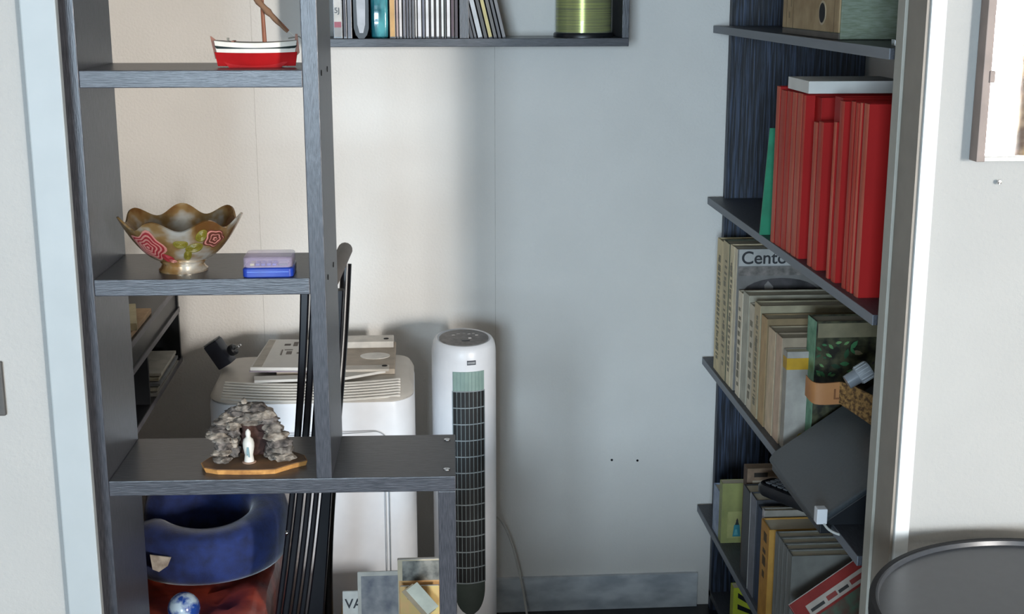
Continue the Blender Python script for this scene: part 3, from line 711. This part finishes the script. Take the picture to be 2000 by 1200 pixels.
# ================================================================= SHELVES ON THE NICHE'S LEFT WALL
LX = -.566
ls = thing('side_shelf', 'low black shelf with grey edges on the left wall of the niche', 'shelf', (-.68, 2.7, .68))
ly0, ly1 = 2.15, YB-.004
part('end_panel', box(NXL+.001, LX-.002, ly1-.012, ly1, .690, .862), BLACKP, ls)
part('end_panel', box(NXL+.001, LX-.002, ly0, ly0+.012, .690, .862), BLACKP, ls)
EDGE = mat('grey_edge', '#6f6d72', .5)
for z0, z1, nm in ((.855, .868, 'top_board'), (.800, .812, 'middle_board'), (.678, .690, 'bottom_board')):
    b0_ = part(nm, box(NXL+.001, LX-.002, ly0, ly1, z0, z1), BLACKP, ls)
    part('edge_strip', box(LX-.002, LX, ly0, ly1, z0, z1), EDGE, b0_)
part('drawer_front', box(LX-.012, LX-.006, ly0+.012, ly1-.012, .812, .855), BLACKP, ls)
part('divider', box(NXL+.001, LX-.004, 2.775, 2.785, .690, .800), BLACKP, ls)
for i in range(5):
    d = random.uniform(-.004, .004)
    bmx = box(-.70, LX-.004+d+.006, 2.83+i*.012, 3.10-i*.008, .6905+i*.008, .6905+i*.008+.0065, .0006)
    solo('paper_bundle', bmx, plain(['#8d8b86', '#a39f92', '#7c7f82', '#a7a18c', '#b3b0a6'][i], .9), ['lowest grey sheet bundle in the pile on the black side shelf', 'second lowest beige sheet bundle in the pile on the black side shelf', 'middle slate sheet bundle in the pile on the black side shelf', 'second highest sand sheet bundle in the pile on the black side shelf', 'topmost pale sheet bundle in the pile on the black side shelf'][i], 'paper', 'paper pile on the side shelf')
solo('large_envelope', box(-.77, LX-.006, 2.40, 2.86, .868, .880, .002), plain('#b99a78', .85), 'large tan envelope lying on top of the black side shelf', 'envelope')
solo('notepad', xf(box(-.045, .045, -.09, .09, 0, .016, .002), T(-.625, 2.74, .880) @ Rot(12, 'Z')), plain('#c6bb98', .85), 'cream notepad on the tan envelope of the side shelf', 'notepad')

# ================================================================= BOOKSHELF ON THE RIGHT WALL OF THE NICHE
BX0, BX1 = .692, NXR-.004
bs = thing('bookcase', 'tall dark navy bookcase along the right wall of the niche', 'bookcase', (.88, 2.55, 0))
by0, by1 = 1.958, YB-.014
part('end_panel', box(.729, BX1-.008, by1-.022, by1, 0, 2.3, .001), NAVY, bs)
part('end_panel', box(.729, BX1-.008, by0, by0+.02, 0, 2.3, .001), NAVY, bs)
ZA, ZBs, ZC, ZD, ZE = 1.463, 1.062, .665, .279, .05
for z in (1.87, ZA, ZBs, ZC, ZD, ZE):
    sh_ = part('shelf', box(BX0+.0015 if z != ZE else .729, BX1, by0, by1, z-.0165, z, .0006), WOODY, bs)
    if z != ZE: part('edge_strip', box(BX0, BX0+.0015, by0, by1, z-.0165, z, .0004), mat('shelf_edge_grey', '#70757d', .45, scale=40, stretch=(1, .1, 1), var=.1), sh_)

def ypx(x, y, X): return atX(x, y, X).y
def book(label, x_far, x_near, y_top, X, Z0, wdt, spine, cover=None, pages=True, name='book', cat='book', group=None, h=None, soft=False, gap=.0006):
    """a book standing with its spine to the room; x_far, x_near: photo columns of the spine, y_top: row of its top far corner"""
    XR_ = .702 if X < .72 else X
    Yf, Yn = ypx(x_far, y_top+120, XR_)-gap, ypx(x_near, y_top+120, XR_)
    hh = h or (atX(x_far, y_top, X).z - Z0)
    t = max(.003, Yf-Yn); Yn = Yf - t
    o = thing(name, label, cat, (X, Yn, Z0), group=group)
    o['_d'] = 0; del o['_d']
    b = .0008 if soft else .0022; b = min(b, t*.28)
    bmx = bmesh.new()
    bm_box(bmx, 0, b, 0, t, 0, hh); bm_box(bmx, b, wdt, 0, b, 0, hh); bm_box(bmx, b, wdt, t-b, t, 0, hh)
    part('cover', bmx, cover or spine, o, local=True)
    if cover: part('spine', box(-.0006, .0006, .0003, t-.0003, .0005, hh-.0005), spine, o, local=True)
    if pages:
        s_ = .0006 if soft else .003
        part('pages', box(b, wdt-(.001 if soft else .004), b, t-b, s_*.5, hh-s_), PAPER, o, local=True)
    return o, t, hh
def spine_rows(o, t, hh, col, n, z0=.1, z1=.9):
    """small printed marks on a spine"""
    for i in range(n):
        a = z0+(z1-z0)*i/n; part('spine_print', box(-.0011, -.0003, t*random.uniform(.25, .42), t*random.uniform(.58, .75), hh*a, hh*(a+(z1-z0)/n*random.uniform(.3, .9))), plain(col, .7), o, local=True)

# --- shelf A: archive box
x_, yf_, yn_ = .712, 2.619, 2.262
arch = thing('archive_box', 'beige archive box with finger hole on the highest visible bookcase shelf', 'box', (.87, 2.44, ZA))
KRAFT = mat('kraft_board', '#a58f6c', .8, scale=25, col2='#8d7655'); GRG = mat('grey_green_board', '#7d8778', .8, scale=60, stretch=(1, 1, 6), col2='#69735f')
ab = part('body', box(x_+.001, 1.045, yn_, yf_, ZA+.001, ZA+.27, .002), GRG, arch)
ap = part('spine_panel', box(x_-.002, x_+.001, yn_+.002, yf_-.002, ZA+.012, ZA+.268, .0008), KRAFT, arch)
part('base_strip', box(x_-.0015, x_+.001, yn_+.002, yf_-.002, ZA+.001, ZA+.011), plain('#5d564f', .8), arch)
hp = atX(1607, 25, x_-.002)
part('finger_hole', xf(lathe([(.0001, 0), (.017, 0), (.017, .0012), (.0001, .0012)], n=24), T(x_-.0035, hp.y, hp.z) @ Rot(90, 'Y')), DARK, ap)
part('hole_ring', xf(lathe([(.017, 0), (.021, 0), (.021, .001), (.017, .001)], n=24, cap=False), T(x_-.0032, hp.y, hp.z) @ Rot(90, 'Y')), plain('#b3a184', .5), ap)
for yy in (yf_-.030, yf_-.075, yn_+.028): part('fold_line', box(x_-.0026, x_-.0015, yy-.001, yy+.001, ZA+.012, ZA+.268), plain('#6e5a40', .8), ap)
for i in range(9):
    yy = yf_-.050-.012*(i % 3); part('print', box(x_-.0027, x_-.0015, yy-.004, yy+.004, ZA+.03+i*.021, ZA+.042+i*.021), plain('#7d6a4c', .8), ap)
clip = thing('metal_clamp', 'small metal clamp with dark handle standing by the archive box', 'clamp', (.735, 2.03, ZA))
part('jaw', tube([(.735, 2.03, ZA+.010), (.735, 2.03, ZA+.055)], .006, 10), CHROME, clip, True)
part('handle', xf(lathe([(.011, 0), (.013, .004), (.010, .03), (.012, .05), (.001, .052)], n=18), T(.748, 2.035, ZA)), BLACKP, clip, True)
part('foot', box(.722, .742, 2.022, 2.038, ZA, ZA+.010, .001), CHROME, clip)

# --- shelf B: red folders
RF = mat('red_folder', '#a31412', .6, spec=.25, var=.06, scale=8); RS = mat('worn_red_spine', '#b85242', .65, spec=.25, scale=60, stretch=(1, 1, .12), col2='#a83c2e')
RS2 = mat('worn_red_spine_pale', '#c26e5c', .7, spec=.25, scale=60, stretch=(1, 1, .12), col2='#b3533f')
fold = [  # x_far, x_near (photo columns at the foot), y_top, spine material, X
 (1499.5, 1507, 163, RS2, .694), (1507.5, 1519, 170, RS, .695), (1519.5, 1529, 172, RS, .696), (1529.5, 1539, 174, RS2, .697), (1539.5, 1550, 176, RS2, .697), (1550.5, 1556, 180, RS, .698),
 (1572.5, 1581, 232, RS2, .700), (1582, 1592, 231, RS, .700), (1611, 1617, 232, RS2, .701), (1620.5, 1630, 191, RS, .702), (1642, 1650, 192, RS, .704), (1651, 1658, 195, RS, .704), (1659, 1664, 195, RS2, .705), (1666.5, 1677, 196, RS2, .705)]
fl = ['tallest worn red folder at the far end of the red row', 'second red folder from the far end of the red row', 'third red folder from the far end of the red row', 'fourth red folder from the far end of the red row', 'fifth red folder from the far end with pale spine', 'thin red folder before the short red folders',
      'short red folder with pale worn edge, first of three short ones', 'middle short red folder of the three short ones', 'thin short red folder, last of the three short ones', 'bright red tall folder next to the short ones', 'worn red folder third after the short ones', 'scuffed red folder close to the near end of the row', 'thin scuffed red folder just before the last one', 'last red folder at the near end showing its whole side']
FOLDERS = []
for (xa, xb, yt, sm, X), lb in zip(fold, fl):
    Yf, Yn = ypx(xa, 540, X)-.0009, ypx(xb, 540, X)+.0007
    hh = atX(xa, yt, X).z - ZBs
    t = Yf-Yn
    o = thing('folder', lb, 'folder', (X, Yn, ZBs), group='red folders')
    bmx = bmesh.new(); b = .0016
    bm_box(bmx, b, .245, 0, b, 0, hh); bm_box(bmx, b, .245, t-b, t, 0, hh)
    part('cover', bmx, RF, o, local=True)
    part('spine', prismz([(0, t*.3), (0, t*.7), (.0012, t*.93), (.004, t), (.004, 0), (.0012, t*.07)], 0, hh), sm, o, local=True)
    part('sheets', box(b+.003, .235, b+.0003, t-b-.0003, .004, hh-.012), PAPERW, o, local=True)
# tall folder seen behind the short ones, and two more filling the row
for xa, xb, yt, X, lb in ((1557, 1570.5, 178, .716, 'plain red folder set back behind the thin one'), (1594, 1609.5, 178, .716, 'tall red folder standing behind the short red folders'), (1631, 1641, 191, .716, 'red folder set back between the bright red and worn ones')):
    Yf, Yn = ypx(xa, 540, X-.0165)-.0009, ypx(xb, 540, X-.0165)+.0009; hh = atX(xa, yt, X).z - ZBs; t = Yf-Yn
    o = thing('folder', lb, 'folder', (X, Yn, ZBs), group='red folders')
    bmx = bmesh.new(); b = .0016
    bm_box(bmx, b, .23, 0, b, 0, hh); bm_box(bmx, b, .23, t-b, t, 0, hh)
    part('cover', bmx, RF, o, local=True); part('spine', box(0, b, 0, t, 0, hh, .0004), RF, o, local=True)
    part('sheets', box(b+.003, .22, b+.0003, t-b-.0003, .004, hh-.012), PAPERW, o, local=True)
ft = max(v for v in [atX(1499.5, 163, .694).z])
o = thing('folder', 'green folder leaning behind the far end of the red folders', 'folder', (.70, ypx(1496, 480, .70), ZBs))
g1_, g2_ = ypx(1497, 450, .70)+.014, ypx(1497, 450, .70)+.006
part('cover', loft([[(.690, g1_, ZBs), (.93, g1_, ZBs), (.93, g1_+.004, ZBs), (.690, g1_+.004, ZBs)], [(.702, g1_, ZBs+.215), (.93, g1_, ZBs+.215), (.93, g1_+.004, ZBs+.215), (.702, g1_+.004, ZBs+.215)]]), plain('#1f8a64', .5), o)
part('sheets', box(.706, .92, g1_+.004, g1_+.007, ZBs+.002, ZBs+.205), PAPERW, o)
yW = ypx(1551, 150, .75)
solo('paper_stack', box(.694, .868, 2.365, 2.50, ft+.0012, ft+.023, .001), PAPERW, 'stack of white paper lying on top of the red folders', 'paper')
o, t, hh = book('pale pink folder at the very end of the red row beside the doorway', 1738, 1749, 300, .745, ZBs, .22, plain('#b98a80', .6), h=.235, name='folder', cat='folder')

# --- shelf C: white books
IV = lambda c: mat('ivory_'+c.strip('#'), tuple(min(.9, v*k_) for v, k_ in zip(srgb(c), (1.52, 1.40, 1.30))), .75, scale=60, stretch=(1, 1, .5), var=.10)
def marks(o, t, hh, n=7): spine_rows(o, t, hh, '#857c68', n*2)
o, t, hh = book('yellowed book with dotted spine at the far end of the white books', 1399.5, 1411, 462, .700, ZC, .22, IV('#b5ab8c')); marks(o, t, hh, 12)
o, t, hh = book('cream book with dark green top second from the far end', 1411.5, 1423, 466, .700, ZC, .22, IV('#a79f84'), plain('#4a5040', .7)); marks(o, t, hh, 9)
o, t, hh = book('ivory slim book just behind the magazine titled Cento', 1423.5, 1431, 474, .701, ZC, .22, IV('#bdb59b')); marks(o, t, hh, 10)
o, t, hh = book('grey magazine with title Cento above an arched photograph', 1431.5, 1437, 479, .702, ZC, .235, IV('#b8b2a0'), plain('#7e7a76', .5), name='magazine', cat='magazine', soft=True)
part('title_band', box(.003, .234, -.0006, .0003, hh-.038, hh-.001), plain('#b7b5b1', .5), o, local=True)
text('title', 'Cento', .040, T(.008, -.0010, hh-.033) @ FACE_CAM, plain('#2c2c30', .5), o, local=True)
part('photo_band', box(.003, .234, -.0006, .0003, hh-.060, hh-.0405), mat('photo_grey', '#8a827c', .5, scale=60, col2='#5c5752'), o, local=True)
arc = [(.014, hh-.13)] + [(.014+.085*(1-math.cos(rad(a))), hh-.10+.034*math.sin(rad(a))) for a in range(0, 181, 15)] + [(.184, hh-.13)]
part('arch_picture', prism(arc, -.0008, .0003), mat('arch_dark', '#4f494a', .5, scale=25, col2='#2c2829'), o, local=True)
part('pale_figure', prism([(.066, hh-.12), (.085, hh-.12), (.082, hh-.085), (.070, hh-.072), (.062, hh-.082)], -.0011, .0003), plain('#8b8480', .5), o, local=True)
o, t, hh = book('thin white book with grey mark, in front of the Cento magazine', 1437.5, 1446, 562, .703, ZC, .21, IV('#c2bdad')); marks(o, t, hh, 5)
o, t, hh = book('broad white book with rounded top edge before the beige ones', 1446.5, 1458, 562, .704, ZC, .215, plain('#bdb8a6', .7), plain('#b3ab97', .7))
o, t, hh = book('white book with grey lettered spine, lower than the broad white one', 1458.5, 1468, 586, .704, ZC, .21, IV('#b1ad9f')); marks(o, t, hh, 4)
o, t, hh = book('beige book with dotted spine, its pale cover showing above', 1468.5, 1480, 582, .704, ZC, .215, IV('#a59a80'), plain('#a79c80', .75)); marks(o, t, hh, 10)
o, t, hh = book('brown stained beige book with darkened top edge', 1480.5, 1492, 606, .705, ZC, .215, IV('#a08a68'), plain('#8f7a5a', .8))
o, t, hh = book('wide beige paperback with long pale cover before the stained one', 1492.5, 1506, 628, .707, ZC, .24, IV('#b3a48d'), plain('#a6987f', .75))
o, t, hh = book('pinkish beige paperback beside the yellow banded book', 1506.5, 1518, 640, .708, ZC, .19, IV('#ad9a88'), plain('#a3927c', .75))
o, t, hh = book('pale grey book with yellow band around its top', 1518.5, 1526, 668, .710, ZC, .075, plain('#a59e93', .7), plain('#a8a29a', .7), soft=True)
part('yellow_band', box(-.0012, .0745, -.0009, t*.98, hh-.036, hh-.013), plain('#c79a1d', .6), o, local=True)
part('yellow_emblem', prism([(.02, .018), (.03, .032), (.045, .034), (.055, .022), (.05, .006), (.026, .006)], -.0008, .0002), plain('#a8922c', .6), o, local=True)
ph = book('green gardening photo book behind the black scanner', 1571, 1588, 648, .752, ZC, .26, mat('sage_spine', '#7fae8f', .5, scale=30, col2='#4f7f62'), mat('garden_photo', '#4a4a34', .4, scale=45, col2='#1e1c14', contrast=(.4, .6)), h=.268)
o, t, hh = ph
part('sky_strip', box(.003, .259, -.0007, .0003, hh-.032, hh-.004), plain('#857c60', .6), o, local=True)
for i in range(46):
    lx, lz, sz = .006+random.random()**1.6*.20, hh-.042-random.random()*.085, random.uniform(.004, .011); ra = random.uniform(-.9, 1.4)
    pts = [(lx+sz*a*math.cos(ra)-sz*b2*math.sin(ra), lz+sz*a*math.sin(ra)+sz*b2*math.cos(ra)) for a, b2 in ((-1, 0), (-.3, .42), (.4, .36), (1, 0), (.4, -.36), (-.3, -.42))]
    cols = ['#3f7a4c', '#5c8a55', '#2f5a3a', '#24422c', '#6f9a60'] if lx < .075 else ['#7d7460', '#5f4a38', '#3a2c30', '#94886c', '#4c5038']
    part('printed_leaf' if lx < .075 else 'printed_stone', prism(pts, -.0008-i*.00001, .0003), plain(cols[i % 5], .5), o, local=True)

# black scanner with sloping lid
def ip(px, py, X): return atX(px, py, X)
scY1, scY0 = 2.405, 2.085
zlo = ZC
scan = thing('scanner', 'black flat scanner with a sloping grey lid on the bookcase shelf', 'scanner', (.80, (scY0+scY1)/2, ZC))
wd_ = .205; sX = .668; rise = .150
prof = lambda Y, e=0.: [(sX+.004+e, Y, zlo+.001), (sX+wd_-e, Y, zlo+.001), (sX+wd_-e, Y, zlo+rise-.004-e), (sX+.004+e, Y, zlo+.008-e)]
part('body', loft([prof(scY0, .004), prof(scY0+.004), prof(scY1-.004), prof(scY1, .004)]), BLACKP, scan)
part('front_skirt', box(sX+.002, .690, scY0+.004, scY1-.004, zlo-.016, zlo+.004, .002), BLACKP, scan)
sl = math.atan2(rise-.006, wd_); wl_ = math.hypot(rise-.006, wd_)
lidp = rrect(0, 0, scY1-scY0+.006, wl_+.012, .022, 5)
Ml = T(sX+wd_/2, (scY0+scY1)/2, zlo+rise/2+.004) @ Matrix.Rotation(-sl, 4, 'Y') @ Rot(90, 'Z')
LIDM = mat('scanner_lid', '#3d4246', .42, scale=200, var=.08)
part('lid', xf(loft([[(x*.99, y*.99, -.004) for x, y in lidp], [(x, y, -.002) for x, y in lidp], [(x, y, .003) for x, y in lidp], [(x*.985, y*.98, .0055) for x, y in lidp]]), Ml), LIDM, scan, True)
c0 = atY(1603, 1006, 2.075)
part('usb_plug', box(c0.x-.009, c0.x+.009, 2.066, 2.0845, c0.z-.014, c0.z+.013, .002), WHITEP2, scan)
cb_ = [atY(1604, 1016, 2.072), atY(1620, 1036, 2.06), atY(1648, 1047, 2.05), atY(1690, 1050, 2.05), atY(1730, 1040, 2.05)]
part('usb_cable', tube(smooth_curve(cb_, 6), 0.0022, 7), plain('#b9b9b4', .5), scan, True)
# packet with curved label, and ribbed white cap, lying on the lid
tz = lambda x: zlo + .012 + .098*(x-.684)/wd_ + .012
pk = thing('snack_packet', 'curved orange and brown grain packet lying on the scanner lid', 'packet', (.83, 2.2, .75))
GRAIN = mat('grain_print', '#9a7440', .7, scale=170, col2='#4d3316', bump=.5, contrast=(.4, .6)); ORG = mat('orange_label', '#b07a4a', .6, scale=12, col2='#9c6840')
def band(pts, h0, h1, m, nm, th=.004):
    rings = []
    P_ = smooth_curve(pts, 5); n_ = len(P_)
    for i, q_ in enumerate(P_):
        hgt = h0+(h1-h0)*i/(n_-1)
        rings.append([(q_.x, q_.y, q_.z), (q_.x, q_.y, q_.z+hgt), (q_.x+.001, q_.y+th, q_.z+hgt), (q_.x+.001, q_.y+th, q_.z)])
    return part(nm, loft(rings), m, pk, True)
YP = 2.30
q0, q1, q2 = atY(1572, 772, YP+.03), atY(1592, 790, YP), atY(1640, 790, YP)
band([q0, q1, q2], .038, .042, ORG, 'label_panel')
text('lettering', 'L', .028, T(q2.x-.014, YP-.0008, q2.z+.010) @ FACE_CAM, plain('#7a4b24', .6), pk)
q3, q4, q5 = atY(1638, 788, YP), atY(1665, 806, YP-.02), atY(1712, 838, YP-.05)
band([q3, q4, q5], .040, .058, GRAIN, 'grain_panel')
part('packet_back', prismz([(q1.x, YP+.002), (q2.x, YP+.004), (q5.x, YP-.045), (q5.x, YP+.06), (q1.x+.01, YP+.06)], q2.z+.010, q2.z+.016), plain('#5c3d22', .7), pk)
cpM = T(*atY(1686, 728, 2.26)) @ Rot(58, 'Y')
cp_ = thing('plastic_cap', 'ribbed whitish plastic bottle top on the packet beside the doorway', 'bottle cap', M=cpM)
part('cap', lathe([(.016, -.012), (.0165, -.004), (.0165, .012), (.015, .014), (.001, .0142)], n=28), mat('cap_white', '#a9adb2', .4, var=.1), cp_, True, local=True)
for i in range(14):
    a = 2*math.pi*i/14; part('rib', tube([(.0165*math.cos(a), .0165*math.sin(a), -.010), (.0165*math.cos(a), .0165*math.sin(a), .011)], .0011, 5), plain('#c0c4c8', .4), cp_, local=True)
part('neck', lathe([(.013, -.034), (.014, -.012), (.001, -.012)], n=20), mat('neck_clear', '#8d9298', .3), cp_, True, local=True)

# --- shelf D
o, t, hh = book('small white and blue booklet at the far end of the low shelf', 1393, 1405, 944, .698, ZD, .11, mat('pale_blue_spine', '#a3adbd', .6, scale=40, col2='#7f8ba3'), h=.115)
o, t, hh = book('yellow green book with a small teal figure on its cover', 1405.5, 1411, 938, .698, ZD, .13, plain('#8f9460', .6), mat('lime_cover', '#98995c', .6, scale=20, col2='#7f8350'), soft=True, h=.148)
part('cover_panel', box(.014, .10, -.0006, .0003, .012, .078), plain('#a5a468', .6), o, local=True)
for z0, z1, x0, x1, c in ((.016, .045, .027, .046, '#2f7f8c'), (.045, .055, .032, .042, '#1d2a2c'), (.020, .034, .030, .040, '#58a0a6'), (.055, .062, .034, .040, '#3a2c22')):
    part('printed_figure', prism([(x0, z0), (x1, z0), (x1-.003, z1), (x0+.003, z1)], -.0009 - z0*.001, .0003), plain(c, .6), o, local=True)
o, t, hh = book('brown box with printed labels standing above the low shelf books', 1440, 1447, 905, .712, ZD, .12, plain('#5a4638', .8), mat('brown_box', '#8d7560', .8, scale=30, col2='#6f5a48'), h=.245, name='carton', cat='box', pages=False)
part('body', box(.002, .12, .002, t-.002, 0, hh), plain('#7d6650', .8), o, local=True)
part('dark_label', box(.015, .045, -.0007, .0003, hh-.020, hh-.010), plain('#2a221c', .8), o, local=True)
part('pale_label', box(.012, .040, -.0007, .0003, hh-.050, hh-.028), plain('#b3a28c', .8), o, local=True)
solo('eraser_block', box(.784, .803, ypx(1447, 1025, .712)-.006+.0065, ypx(1447, 1025, .712)+.010+.0065, ZD+.2455, ZD+.262, .002), plain('#c9b896', .7), 'small cream block on the corner of the brown labelled box', 'block')
o, t, hh = book('black backed album with white edges behind the grey book', 1448, 1461.5, 952, .702, ZD, .16, plain('#35363a', .5), plain('#2b2c30', .4), h=.215)
o, t, hh = book('grey hardback with pale left edge beside the navy spine', 1462, 1474, 972, .701, ZD, .15, plain('#777880', .6), plain('#3a3b40', .5), h=.222)
part('edge_line', box(-.0011, .0003, t-.003, t-.0005, 0, hh), plain('#b9b9b6', .6), o, local=True)
o, t, hh = book('navy spined book between the grey hardback and the white one', 1474.5, 1484, 984, .704, ZD, .15, plain('#2a3850', .6), plain('#2a2d36', .5), h=.214)
o, t, hh = book('white spined thick book with striped page tops', 1484.5, 1489, 986, .702, ZD, .17, plain('#b3adac', .6), plain('#8d877d', .6), h=.224)
o, t, hh = book('orange yellow spined book standing out of the low shelf row', 1489.5, 1506, 1022, .694, ZD, .16, mat('amber_spine', '#b98532', .55, scale=40, col2='#a06f24'), plain('#b98a3c', .6), h=.212)
spine_rows(o, t, hh, '#4f3a1c', 4, .45, .95)
o, t, hh = book('slim cream book inset beside the orange yellow spine', 1506.5, 1511.5, 1040, .712, ZD, .15, plain('#b0a796', .6), h=.205)
for xa, xb, lb in ((1513, 1521, 'grey book with thick page block, farthest of the grey set'), (1521.5, 1529.5, 'second volume of the grey set on the low shelf'), (1530, 1538, 'third volume of the grey set on the low shelf'), (1538.5, 1548, 'nearest volume of the grey set on the low shelf')):
    o, t, hh = book(lb, xa, xb, 1046, .698, ZD, .165, mat('grey_spine', '#7f7f7c', .6, scale=80, stretch=(1, 1, .15), col2='#63635f'), plain('#6d6c66', .6), h=.222, group='grey set of books')
# telephone handset on the books
hsM = T(.765, 2.575, .514) @ Rot(-58, 'Z')
hs = thing('cordless_phone', 'black cordless phone with grey keys lying on the low shelf books', 'phone', M=hsM)
part('body', loft([[(x*s, y*s, z) for x, y in rrect(0, 0, .165, .062, .026, 6)] for z, s in ((0, .92), (.006, 1), (.018, 1), (.024, .93))]), BLACKP, hs, True, local=True)
part('face', loft([[(x, y, z) for x, y in rrect(0, 0, .148, .048, .018, 6)] for z in (.0235, .0255)]), plain('#111215', .15), hs, True, local=True)
for i in range(4):
    for j in range(3): part('key', box(-.06+i*.016, -.049+i*.016, -.017+j*.013, -.008+j*.013, .0250, .0275, .0008), plain('#6b6d70', .4), hs, local=True)
part('display', box(.018, .060, -.017, .017, .0250, .0262, .0006), plain('#3c4144', .15), hs, local=True)
# red magazine leaning over the near end
rA, rB = atY(1563, 1142, 2.20), atY(1650, 1094, 2.20)
mgM = T(.795, 2.235, ZD+.122) @ Rot(14, 'Z') @ Rot(-28, 'Y') @ Rot(-24, 'X')
mg = thing('magazine', 'red framed magazine with white title box leaning against the grey books', 'magazine', M=mgM)
part('cover', box(-.085, .085, 0, .006, -.11, .10, .0008), plain('#8f2f2a', .4), mg, local=True)
part('pages', box(-.0845, .0845, .001, .005, -.1095, .1005), PAPERW, mg, local=True)
part('picture', box(-.068, .078, -.0007, .0003, -.10, .055), mat('magazine_picture', '#4f6a58', .4, scale=22, col2='#6a3230', contrast=(.4, .6)), mg, local=True)
part('title_box', box(-.060, .072, -.0012, .0003, .060, .082), plain('#b9aca0', .5), mg, local=True)
for i, (x0, x1) in enumerate(((-.055, -.025), (-.018, .004), (.008, .030), (.036, .066))): part('title_print', box(x0, x1, -.0017, -.0006, .066, .075 if i % 2 else .072), plain(['#3a3634', '#8f3a34'][i % 2], .5), mg, local=True)
cbx = thing('small_carton', 'small tan carton at the near end of the low shelf', 'box', (.80, 2.05, ZD))
pC = atY(1690, 1187, 2.06)
part('carton', box(.745, .90, 2.01, 2.09, ZD, ZD+.155, .002), CARD, cbx)
part('lid', box(.743, .902, 2.008, 2.092, ZD+.155, ZD+.168, .002), plain('#b08a62', .8), cbx)
# --- lowest shelf: yellow magazine
o, t, hh = book('bright yellow green magazine with black lettering below the low shelf', 1422, 1428, 1141, .703, ZE, .19, plain('#a3a83a', .6), mat('lime_yellow', '#b3bb2e', .5, scale=20, col2='#9aa32c'), name='magazine', cat='magazine', soft=True, h=.172)
for (x, z, dx) in ((.010, hh-.030, .03), (.010, hh-.058, .045), (.012, hh-.09, .05)):
    part('lettering', prism([(x, z+.018), (x+dx, z-.004), (x+dx, z-.014), (x, z+.006)], -.0008, .0003), BLACKP, o, local=True)

# ================================================================= MIRROR ON THE RIGHT WALL
mx0, mz0 = .780, 1.312
mir = thing('wall_mirror', 'mirror with thin grey brown frame hanging on the right wall', 'mirror', (1.0, YF0, mz0))
FRM = mat('frame_grey_brown', '#85766f', .5, var=.08)
part('frame_side', box(mx0, mx0+.012, 1.828, YF0-.001, mz0, 2.02, .001), FRM, mir)
part('frame_side', box(1.208, 1.22, 1.828, YF0-.001, mz0, 2.02, .001), FRM, mir)
part('frame_top', box(mx0+.012, 1.208, 1.828, YF0-.001, 2.008, 2.02, .001), FRM, mir)
part('frame_bottom', box(mx0+.012, 1.208, 1.833, YF0-.001, mz0, mz0+.006, .001), plain('#d9d6d2', .4), mir)
part('mirror_glass', box(mx0+.012, 1.208, 1.842, YF0-.001, mz0+.006, 2.008), MIRROR, mir)
hz = atY(1919, 150, 1.83)
part('clip', box(mx0+.009, mx0+.017, 1.826, 1.842, hz.z-.008, hz.z+.008, .001), FRM, mir)

# ================================================================= ROUND BLACK TABLE
tb = thing('round_table', 'round black side table with raised rim standing by the right wall', 'table', (.83, 1.55, 0))
TR = .245; tz0 = .76
TOP = mat('black_table_top', '#414449', .30, scale=60, var=.05)
part('table_top', lathe([(TR-.004, -.030), (TR, -.026), (TR, -.001), (TR-.001, .0), (TR-.008, .0), (TR-.010, -.006), (.001, -.006)], (.83, 1.55, tz0), 96), TOP, tb, True)
part('rim', lathe([(TR-.001, -.024), (TR+.003, -.022), (TR+.003, -.002), (TR+.001, .0012), (TR-.005, .0012), (TR-.007, -.004), (TR-.007, -.010)], (.83, 1.55, tz0), 96, cap=False), mat('black_rim', '#121317', .6, spec=.25), tb, True)
part('column', lathe([(.028, .03), (.022, .06), (.02, .68), (.04, .73), (.001, .73)], (.83, 1.55, 0), 28), BLACKM, tb, True)
part('foot', lathe([(.17, 0), (.17, .008), (.15, .014), (.03, .034), (.001, .034)], (.83, 1.55, 0), 48), BLACKM, tb, True)

# ================================================================= SWITCH PLATE AT THE LEFT EDGE
p0, p1 = atY(5, 705, YF0), atY(5, 810, YF0)
sw = thing('switch_plate', 'dark grey switch plate on the wall left of the doorway', 'switch', (p0.x-.03, YF0, p1.z))
part('plate', box(p0.x-.075, p0.x, YF0-.008, YF0, p1.z, p0.z, .002), plain('#4b4845', .5), sw)
part('rocker', box(p0.x-.055, p0.x-.02, YF0-.012, YF0-.008, p1.z+.02, p0.z-.02, .001), plain('#605c58', .5), sw)

# ================================================================= UNSEEN LOW SIDEBOARD, ADDED TO SHADE THE LOWER NICHE
sbd = thing('shading_sideboard', 'long low dark wooden cabinet, unseen, added to shade the lower niche', 'shading_sideboard', (.3, .65, 0))
DWD = mat('dark_walnut', '#4a3a30', .45, scale=18, stretch=(1, 20, 20), col2='#33271f')
part('body', box(-.90, 1.50, .47, .83, .09, .565, .003), DWD, sbd)
part('top', box(-.92, 1.52, .45, .85, .565, .59, .004), DWD, sbd)
for k in range(4):
    x = -.88+k*.59
    d_ = part('door', box(x, x+.58, .455, .47, .11, .55, .002), DWD, sbd)
    part('knob', xf(lathe([(.001, 0), (.006, 0), (.006, .012), (.012, .018), (.001, .024)], n=14), T(x+.52, .455, .36) @ Rot(90, 'X')), CHROME, d_, True)
for x in (-.86, 1.46):
    for y in (.51, .79): part('leg', lathe([(.015, 0), (.024, .09), (.001, .09)], (x, y, 0), 14), DWD, sbd, True)
